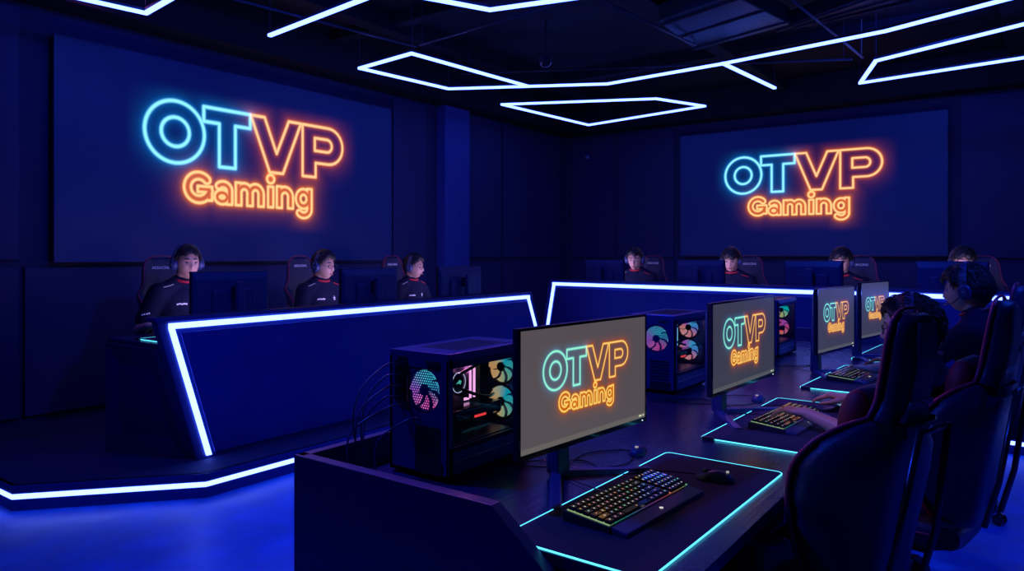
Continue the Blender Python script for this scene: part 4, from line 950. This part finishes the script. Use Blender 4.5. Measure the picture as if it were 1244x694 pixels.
def remesh(o, vox, it=4, fac=0.5):
    md = o.modifiers.new('r', 'REMESH'); md.mode = 'VOXEL'; md.voxel_size = vox; md.use_smooth_shade = True
    sm = o.modifiers.new('s', 'SMOOTH'); sm.iterations = it; sm.factor = fac
    return apply_mods(o)
def person(label, loc, rz, lean=0.06, hyaw=0.0, hpitch=0.0, handL=(0.50, 0.16, 0.80), handR=(0.50, -0.16, 0.80), fwdL=(1, -0.25, 0), fwdR=(1, 0.2, 0), hair=0, glasses=False,
           headset_label='', vox=0.006, hv=0.0045, near=False, heavy=1.0, sc=1.0, band=None, skin=None, headset_on=True, curlL=0.35, curlR=0.3, tilt=0.0, crest=False):
    """local: +x forward, +y left; origin on the floor below the hips"""
    t = thing('person', label, 'person', loc, rz, group=None); t.scale = (sc, sc, sc)
    ln = lean; V = Vector
    hc = V((0.035+ln*1.25, 0, 1.275-ln*0.15)); HM = Matrix.Translation(hc) @ Euler((tilt, hpitch, hyaw)).to_matrix().to_4x4()
    sh = {s: V((0.005+ln*0.8, s*0.185, 1.055-ln*0.08)) for s in (1, -1)}
    wr = {}; el = {}
    for s, h_, f_ in ((1, handL, fwdL), (-1, handR, fwdR)):
        f_ = V(f_).normalized(); w0 = V(h_)-f_*0.085
        el[s], wr[s] = ik(sh[s], w0, 0.285, 0.255, (-0.25, s*0.45, -1.0))
    knee = {s: V((0.43, s*0.13, 0.50)) for s in (1, -1)}; ank = {s: V((0.40, s*0.14, 0.09)) for s in (1, -1)}
    def torso(m, g):
        m.ell((0, 0, 0.60), (0.125*heavy+g, 0.172*heavy+g, 0.115+g)); m.ell((0.02+ln*0.3, 0, 0.74), (0.118*heavy+g, 0.160*heavy+g, 0.15+g))
        m.ell((0.012+ln*0.65, 0, 0.94), (0.108*heavy+g, 0.165*heavy+g, 0.155+g))
        m.cap(sh[1]*0.97+V((0, -0.02, 0.0)), sh[-1]*0.97+V((0, 0.02, 0.0)), 0.058+g)
        for s in (1, -1): m.cap(sh[s]+V((0, -s*0.02, -0.005)), V((0.0+ln*0.95, s*0.03, 1.13)), 0.055+g, 0.042+g)
    m = MB(); torso(m, 0)
    m.cap((0.0+ln*0.85, 0, 1.07), hc+V((-0.022, 0, -0.05)), 0.060*math.sqrt(heavy), 0.055*math.sqrt(heavy))
    m._add(HV, HF, HM)
    for s in (1, -1): m.ell(tuple(HM @ V((-0.008, s*0.077, -0.006))), (0.018, 0.010, 0.031), 10, 8, rot=(0, 0, hyaw+s*0.3))
    for s in (1, -1):
        m.cap(sh[s], el[s], 0.050*heavy, 0.040); m.cap(el[s], wr[s], 0.041, 0.026)
        hand(m, wr[s], fwdL if s == 1 else fwdR, 1 if s == -1 else -1, curlL if s == 1 else curlR)
        m.cap((0, s*0.095, 0.57), knee[s], 0.085, 0.058); m.cap(knee[s], ank[s], 0.056, 0.036); m.cap(ank[s]+V((0, 0, -0.045)), ank[s]+V((0.15, s*0.02, -0.055)), 0.034, 0.028)
    body = remesh(m.build('body', skin or M_SKIN, t, smooth=True), hv if near else 0.0055, 3 if near else 3, 0.5)
    j = MB(); torso(j, 0.016)
    for s in (1, -1): j.cap(sh[s], sh[s].lerp(el[s], 0.72), 0.070*heavy, 0.066, 18)
    j.cap((0.0+ln*0.9, 0, 1.10), (0.012+ln*0.98, 0, 1.135), 0.072*math.sqrt(heavy), 0.066*math.sqrt(heavy))
    jer = remesh(j.build('jersey', M_JERSEY, t, smooth=True), 0.009, 5, 0.5)
    c0 = V((0.010+ln*0.97, 0, 1.150))
    co = MB(); co.tube([(c0.x+0.070*math.cos(a)*math.sqrt(heavy), 0.073*math.sin(a)*math.sqrt(heavy), c0.z-0.022*math.cos(a)) for a in [2*PI*k/28 for k in range(28)]], 0.010, 8, loop=True)
    co.build('collar', M_REDF, jer, smooth=True)
    tree = BVHTree.FromPolygons([v.co for v in jer.data.vertices], [tuple(p.vertices) for p in jer.data.polygons])
    def patch(name, poly, y, z, mt):
        P = []
        for a, b in poly:
            h = tree.ray_cast(V((0.8, y+a, z+b)), V((-1, 0, 0)))[0]
            if h is None: return
            P.append((h.x+0.0025, y+a, z+b))
        n = len(P); MB()._add(P+[(p[0]-0.002, p[1], p[2]) for p in P], [tuple(range(n))]+[(i, (i+1) % n, n+(i+1) % n, n+i) for i in range(n)]).build(name, mt, jer)
    star = [((0.024 if k % 2 == 0 else 0.010)*math.sin(PI*k/5), (0.024 if k % 2 == 0 else 0.010)*math.cos(PI*k/5)) for k in range(10)]
    patch('chest_emblem', star, 0.075, 0.975, M_WHITE)
    for k in range(5): patch('chest_lettering', [(-0.008, -0.005), (0.004, -0.005), (0.006, 0.006), (-0.006, 0.006)], -0.105+k*0.014, 0.972+0.003*(k % 2), M_WHITE)
    for s in (1, -1):   # shoulder stripe + sleeve marks
        q = [sh[s]+V((0.055, -s*0.075, 0.04)), sh[s]+V((0.055, s*0.0, 0.025))]
        st = []
        for k in range(6):
            p = q[0].lerp(q[1], k/5); h = tree.find_nearest(p+V((0.02, 0, 0.03)))
            st.append(tuple(h[0]+h[1]*0.002))
        MB().tube(st, 0.004, 6).build('shoulder_stripe', M_REDF if s == 1 else M_GREYP, jer)
        a = sh[s].lerp(el[s], 0.60); 
        for k in range(4):
            h = tree.find_nearest(a+V((0.08, s*0.06, 0.0+0.02))+V((0.010, s*-0.012, 0))*(k-1.5)*1.4)
            MB().box(tuple(h[0]+h[1]*0.001), (0.008, 0.009, 0.011)).build('sleeve_mark', M_WHITE, jer)
    p = MB()
    for s in (1, -1): p.cap((0, s*0.09, 0.575), knee[s], 0.100, 0.074); p.cap(knee[s], ank[s]+V((0, 0, 0.03)), 0.072, 0.055)
    p.ell((0, 0, 0.58), (0.135*heavy, 0.185*heavy, 0.10)); remesh(p.build('trousers', M_PANTS, t, smooth=True), 0.011, 5, 0.5)
    for s in (1, -1):
        a = ank[s]; MB().cap(a+V((-0.02, 0, -0.045)), a+V((0.17, s*0.02, -0.052)), 0.043, 0.034).bx(a.x-0.06, a.x+0.20, a.y-0.035, a.y+0.035+0.0*s, 0.0, 0.025).build('shoe', M_SHOE, t, smooth=False)
    # face details, on the head
    def hm(p): return tuple(HM @ V(p))
    for s in (1, -1):
        e = MB().ell(hm((0.0755, s*0.031, 0.004)), (0.0105, 0.0125, 0.0085), 12, 8, rot=(0, hpitch, hyaw)).build('eye', M_EYE, body, smooth=True)
        MB().ell(hm((0.0835, s*0.031, 0.0025)), (0.0042, 0.0055, 0.0060), 10, 8, rot=(0, hpitch, hyaw)).build('iris', M_IRIS, e, smooth=True)
        MB().tube([hm((0.0855, s*(0.031+a*0.013), 0.0105-0.005*a*a)) for a in (-1, -0.5, 0, 0.5, 1)], [0.001, 0.0022, 0.0026, 0.0022, 0.001], 6).build('eyelid', M_HAIR, body, smooth=True)
        MB().tube([hm((0.0945-0.010*((a+1)/2)**2, s*(0.030+a*0.018), 0.0285+0.003*(1-a*a)+0.001*a)) for a in (-1, -0.5, 0, 0.5, 1)], [0.0022, 0.0036, 0.0036, 0.003, 0.001], 6).build('eyebrow', M_HAIR, body, smooth=True)
    lp = MB()
    lp.tube([hm((0.1015-0.010*a*a, a*0.022, -0.0635+0.0015*(1-a*a))) for a in (-1, -0.5, 0, 0.5, 1)], [0.001, 0.0032, 0.0034, 0.0032, 0.001], 8)
    lp.tube([hm((0.1010-0.010*a*a, a*0.019, -0.0715-0.001*(1-a*a))) for a in (-1, -0.5, 0, 0.5, 1)], [0.001, 0.0034, 0.0040, 0.0034, 0.001], 8)
    lp.build('lips', M_LIPS, body, smooth=True)
    # hair: thick shell with a hairline and tufts
    rng = random.Random(hair*13+5)
    keep = []; P2 = []
    for x, y, z in HV:
        hl = -0.02 + 0.075*max(0, min(1, (x+0.01)/0.07)) + (0.012*math.cos(y*90+hair) if x > 0.03 else 0)
        hl -= 0.055*max(0, min(1, (-x-0.02)/0.06))
        if hair == 1: hl -= 0.022*max(0, min(1, x/0.07))       # fringe over the forehead
        if hair == 3: hl -= 0.012*max(0, min(1, x/0.07))
        d = (z-hl)
        th = (0.020+0.012*(hair in (1, 3, 4))+(0.012 if hair == 2 else 0)*max(0, z/0.1))*min(1, max(0, d)/0.022)**0.5
        nz = 0.0022*smooth_noise((x*1.0, y, z), 60, hair)+0.0012*smooth_noise((x, y, z), 130, hair+2)
        q = V((x, y, z)); nrm = V((x/0.0092, y/0.0058, z/0.0137)).normalized()
        P2.append(tuple(q+nrm*(th+nz*(th > 0.008)) + V((0.006*max(0, z/0.1) if x > 0 else 0, 0, 0)))); keep.append(d > 0)
    hb = MB(); hb._add([hm(p) for p in P2]+[hm((x*0.97, y*0.97, z*0.97)) for x, y, z in HV], [f for f in HF if all(keep[i] for i in f)]+[tuple(i+len(HV) for i in reversed(f)) for f in HF if all(keep[i] for i in f)])
    # strands
    nt_ = 900 if near else 220; idx = [i for i in range(len(HV)) if keep[i]]
    for _ in range(nt_):
        i = rng.choice(idx); q = V(P2[i]); x, y, z = HV[i]
        if near and x > 0.035 and z < 0.085: continue
        nrm = V((x, y*1.3, z)).normalized()
        L0 = 0.55 if x > 0.035 else 1.0
        down = V((0.1 if x > 0.02 else -0.5, 0.25*(1 if y > 0 else -1)*rng.random(), -1.0+0.9*max(0, z/0.1)))
        tang = (down-nrm*down.dot(nrm)).normalized()
        L = L0*(0.022+0.020*rng.random())*(1.25 if hair in (1, 4) else 0.9); 
        pts = [q-nrm*0.004, q+tang*L*0.5+nrm*0.0015, q+tang*L-nrm*0.002-V((0, 0, 0.002))]
        hb.tube([hm(p) for p in pts], [0.0030, 0.0026, 0.0004], 5)
    hb.build('hair', M_HAIR, t, smooth=True)
    if glasses:
        g = MB()
        for s in (1, -1):
            g.tube([hm((0.105-0.004*abs(math.cos(a)), s*0.034+0.024*math.cos(a), 0.000+0.019*math.sin(a))) for a in [2*PI*k/24 for k in range(24)]], 0.0017, 6, loop=True)
            g.tube([hm((0.101, s*0.057, 0.006)), hm((0.06, s*0.080, 0.008)), hm((0.0, s*0.083, 0.008))], 0.0016, 6)
        g.tube([hm((0.105, -0.011, 0.004)), hm((0.108, 0, 0.006)), hm((0.105, 0.011, 0.004))], 0.0016, 6)
        g.build('glasses', M_IRIS, t, smooth=True)
    # headset (worn, so a thing of its own)
    if headset_on:
        h = thing('headset', headset_label, 'headset', (0, 0, 0), 0, group='headsets worn by the players')
        h.matrix_world = Matrix.Translation(loc) @ Matrix.Rotation(rz, 4, 'Z') @ Matrix.Scale(sc, 4) @ HM
        ex = 0.022 if hair in (1, 3, 4) else 0.016
        bw = 0.017
        rings = []
        for k in range(25):
            a = PI*k/24; y = (0.088+ex*0.6)*math.cos(a); z = 0.010+(0.112+ex)*math.sin(a); n_ = V((0, math.cos(a), math.sin(a)))
            rings.append([tuple(V((-0.008+c*bw, y, z))+n_*d) for c, d in ((-1, 0), (-1, 0.008), (1, 0.008), (1, 0))])
        MB().loft(rings).build('headband', band or M_BAND, h, bevel=0.002)
        rings = [[tuple(V(p)-V((0, 0, 0))) for p in r] for r in rings[5:20]]
        q = MB(); rr = []
        for k in range(5, 20):
            a = PI*k/24; y = (0.088+ex*0.6)*math.cos(a); z = 0.010+(0.112+ex)*math.sin(a); n_ = V((0, math.cos(a), math.sin(a)))
            rr.append([tuple(V((-0.008+c*bw*1.05, y, z))-n_*d) for c, d in ((-1, 0), (-1, 0.010), (1, 0.010), (1, 0))])
        q.loft(rr).build('head_cushion', M_PLASTIC, h, bevel=0.002)
        for s in (1, -1):
            MB().tube([(-0.008, s*(0.094+ex*0.6), 0.03), (-0.008, s*(0.098+ex*0.6), -0.002)], 0.006, 8).build('yoke', M_STEEL if near else M_METAL, h)
            rg = []
            for y, r in ((0.070, 0.030), (0.070, 0.038), (0.086, 0.041), (0.094, 0.038), (0.108, 0.034), (0.112, 0.026), (0.112, 0.002)):
                rg.append([(-0.010+r*0.92*math.cos(a), s*(y+0.004), -0.010+r*1.12*math.sin(a)) for a in [2*PI*k/22 for k in range(22)]])
            e = MB().loft(rg).build('ear_cup', M_PLASTIC2, h, smooth=True)
            MB().tube([(-0.010+0.022*math.cos(a), s*0.1165, -0.010+0.026*math.sin(a)) for a in [2*PI*k/20 for k in range(20)]], 0.0018, 6, loop=True).build('trim_ring', M_METAL, e)
            MB().prism([(-0.010, -0.006), (0.010, -0.002), (0.012, 0.006), (-0.006, 0.004)], lambda p, y, s=s: (-0.010+p[0], y, -0.010+p[1]), s*0.115, s*0.118).build('emblem', M_GREYP, e)
        MB().tube([(0.012, 0.104, -0.035), (0.055, 0.096, -0.066), (0.094, 0.060, -0.074), (0.106, 0.040, -0.072)], [0.003, 0.0028, 0.0028, 0.0045], 7).build('microphone', M_PLASTIC, h, smooth=True)
    return t
# second seat of the front desk: back of the head and profile, left hand on the keyboard, right hand on the mouse
def loc_hand(base, rz, p, z0=0.0, sc=1.0):
    c, s = math.cos(-rz), math.sin(-rz); dx, dy = p[0]-base[0], p[1]-base[1]; return ((dx*c-dy*s)/sc, (dx*s+dy*c)/sc, (p[2]-z0)/sc)
b2 = (3.43, 0.335); a2 = R(86)
person('young person in glasses and headset typing at the second monitor, seen from behind', (*b2, -0.075), a2, lean=0.05, hyaw=R(8), hpitch=R(5),
       handL=loc_hand(b2, a2, (3.235, 0.885, 0.829), -0.075), handR=loc_hand(b2, a2, (m2[0], m2[1]+0.01, 0.826), -0.075), fwdL=(1, -0.12, 0.0), fwdR=(1, 0.08, 0.06),
       hair=4, glasses=True, near=True, hv=0.0036, headset_label='blue banded headset on the player in glasses at the front desk', curlL=0.32, curlR=0.22, sc=1.0)
b3 = (4.80, 0.20); a3 = R(80)
person('person with headset at the third monitor, face turned away behind dark hair', (*b3, -0.03), a3, lean=0.07, hyaw=R(2), hpitch=R(6),
       handL=loc_hand(b3, a3, (4.72, 0.875, 0.829), -0.03, 1.055), handR=loc_hand(b3, a3, (5.10, 0.84, 0.829), -0.03, 1.055), fwdL=(1, -0.10, 0), fwdR=(1, 0.05, 0),
       hair=3, near=True, hv=0.0045, headset_label='dark headset with large ear cup on the third seat player', curlL=0.32, curlR=0.22, sc=1.055)
LL = [('person with round face and headset, leftmost behind the left counter', 'headset on the leftmost player behind the left counter'),
      ('person in glasses and headset, middle of the three behind the left counter', 'headset on the bespectacled player behind the left counter'),
      ('person in glasses and red collared jersey, rightmost behind the left counter', 'headset on the rightmost player behind the left counter')]
for i, (p, (lb, hl)) in enumerate(zip(LP, LL)):
    p = p+Vector((-0.075, 0)); person(lb, (p.x, p.y, ST-0.055), R(-90)+(0, R(4), R(4))[i], lean=0.05, hyaw=(R(-12), R(6), R(14))[i], hpitch=(R(2), R(4), R(4))[i],
           handL=(0.42, 0.20, 0.845), handR=((0.36, -0.36, 0.845) if i == 0 else (0.42, -0.20, 0.85)), hair=(0, 2, 2)[i], glasses=(False, True, True)[i],
           headset_label=hl, heavy=(1.12, 1.0, 0.95)[i], sc=(1.06, 1.03, 1.01)[i], vox=0.006)
RL = [('smiling person with short hair, leftmost behind the far counter', 'headset on the leftmost player behind the far counter'),
      ('person with dark fringe looking down, second behind the far counter', 'headset on the second player behind the far counter'),
      ('person half hidden by a monitor, third behind the far counter', 'headset on the player half hidden behind a monitor'),
      ('person peeking over a monitor at the right end of the far counter', 'headset on the rightmost player behind the far counter')]
for i, (p, (lb, hl)) in enumerate(zip(RP, RL)):
    p = p-rd*(-0.03, 0.0, -0.05, 0.0)[i]; person(lb, (p.x, p.y, ST-0.05), RANG-R(90)+R(8), lean=(0.10, 0.07, 0.05, 0.05)[i], hyaw=(R(14), R(8), R(6), R(14))[i], hpitch=(R(12), R(12), R(4), R(2))[i],
           handL=(0.42, 0.20, 0.84), handR=(0.42, -0.20, 0.84), hair=(2, 1, 1, 1)[i], headset_label=hl, sc=(1.07, 1.06, 1.05, 1.05)[i], heavy=(0.95, 1, 1, 1)[i])
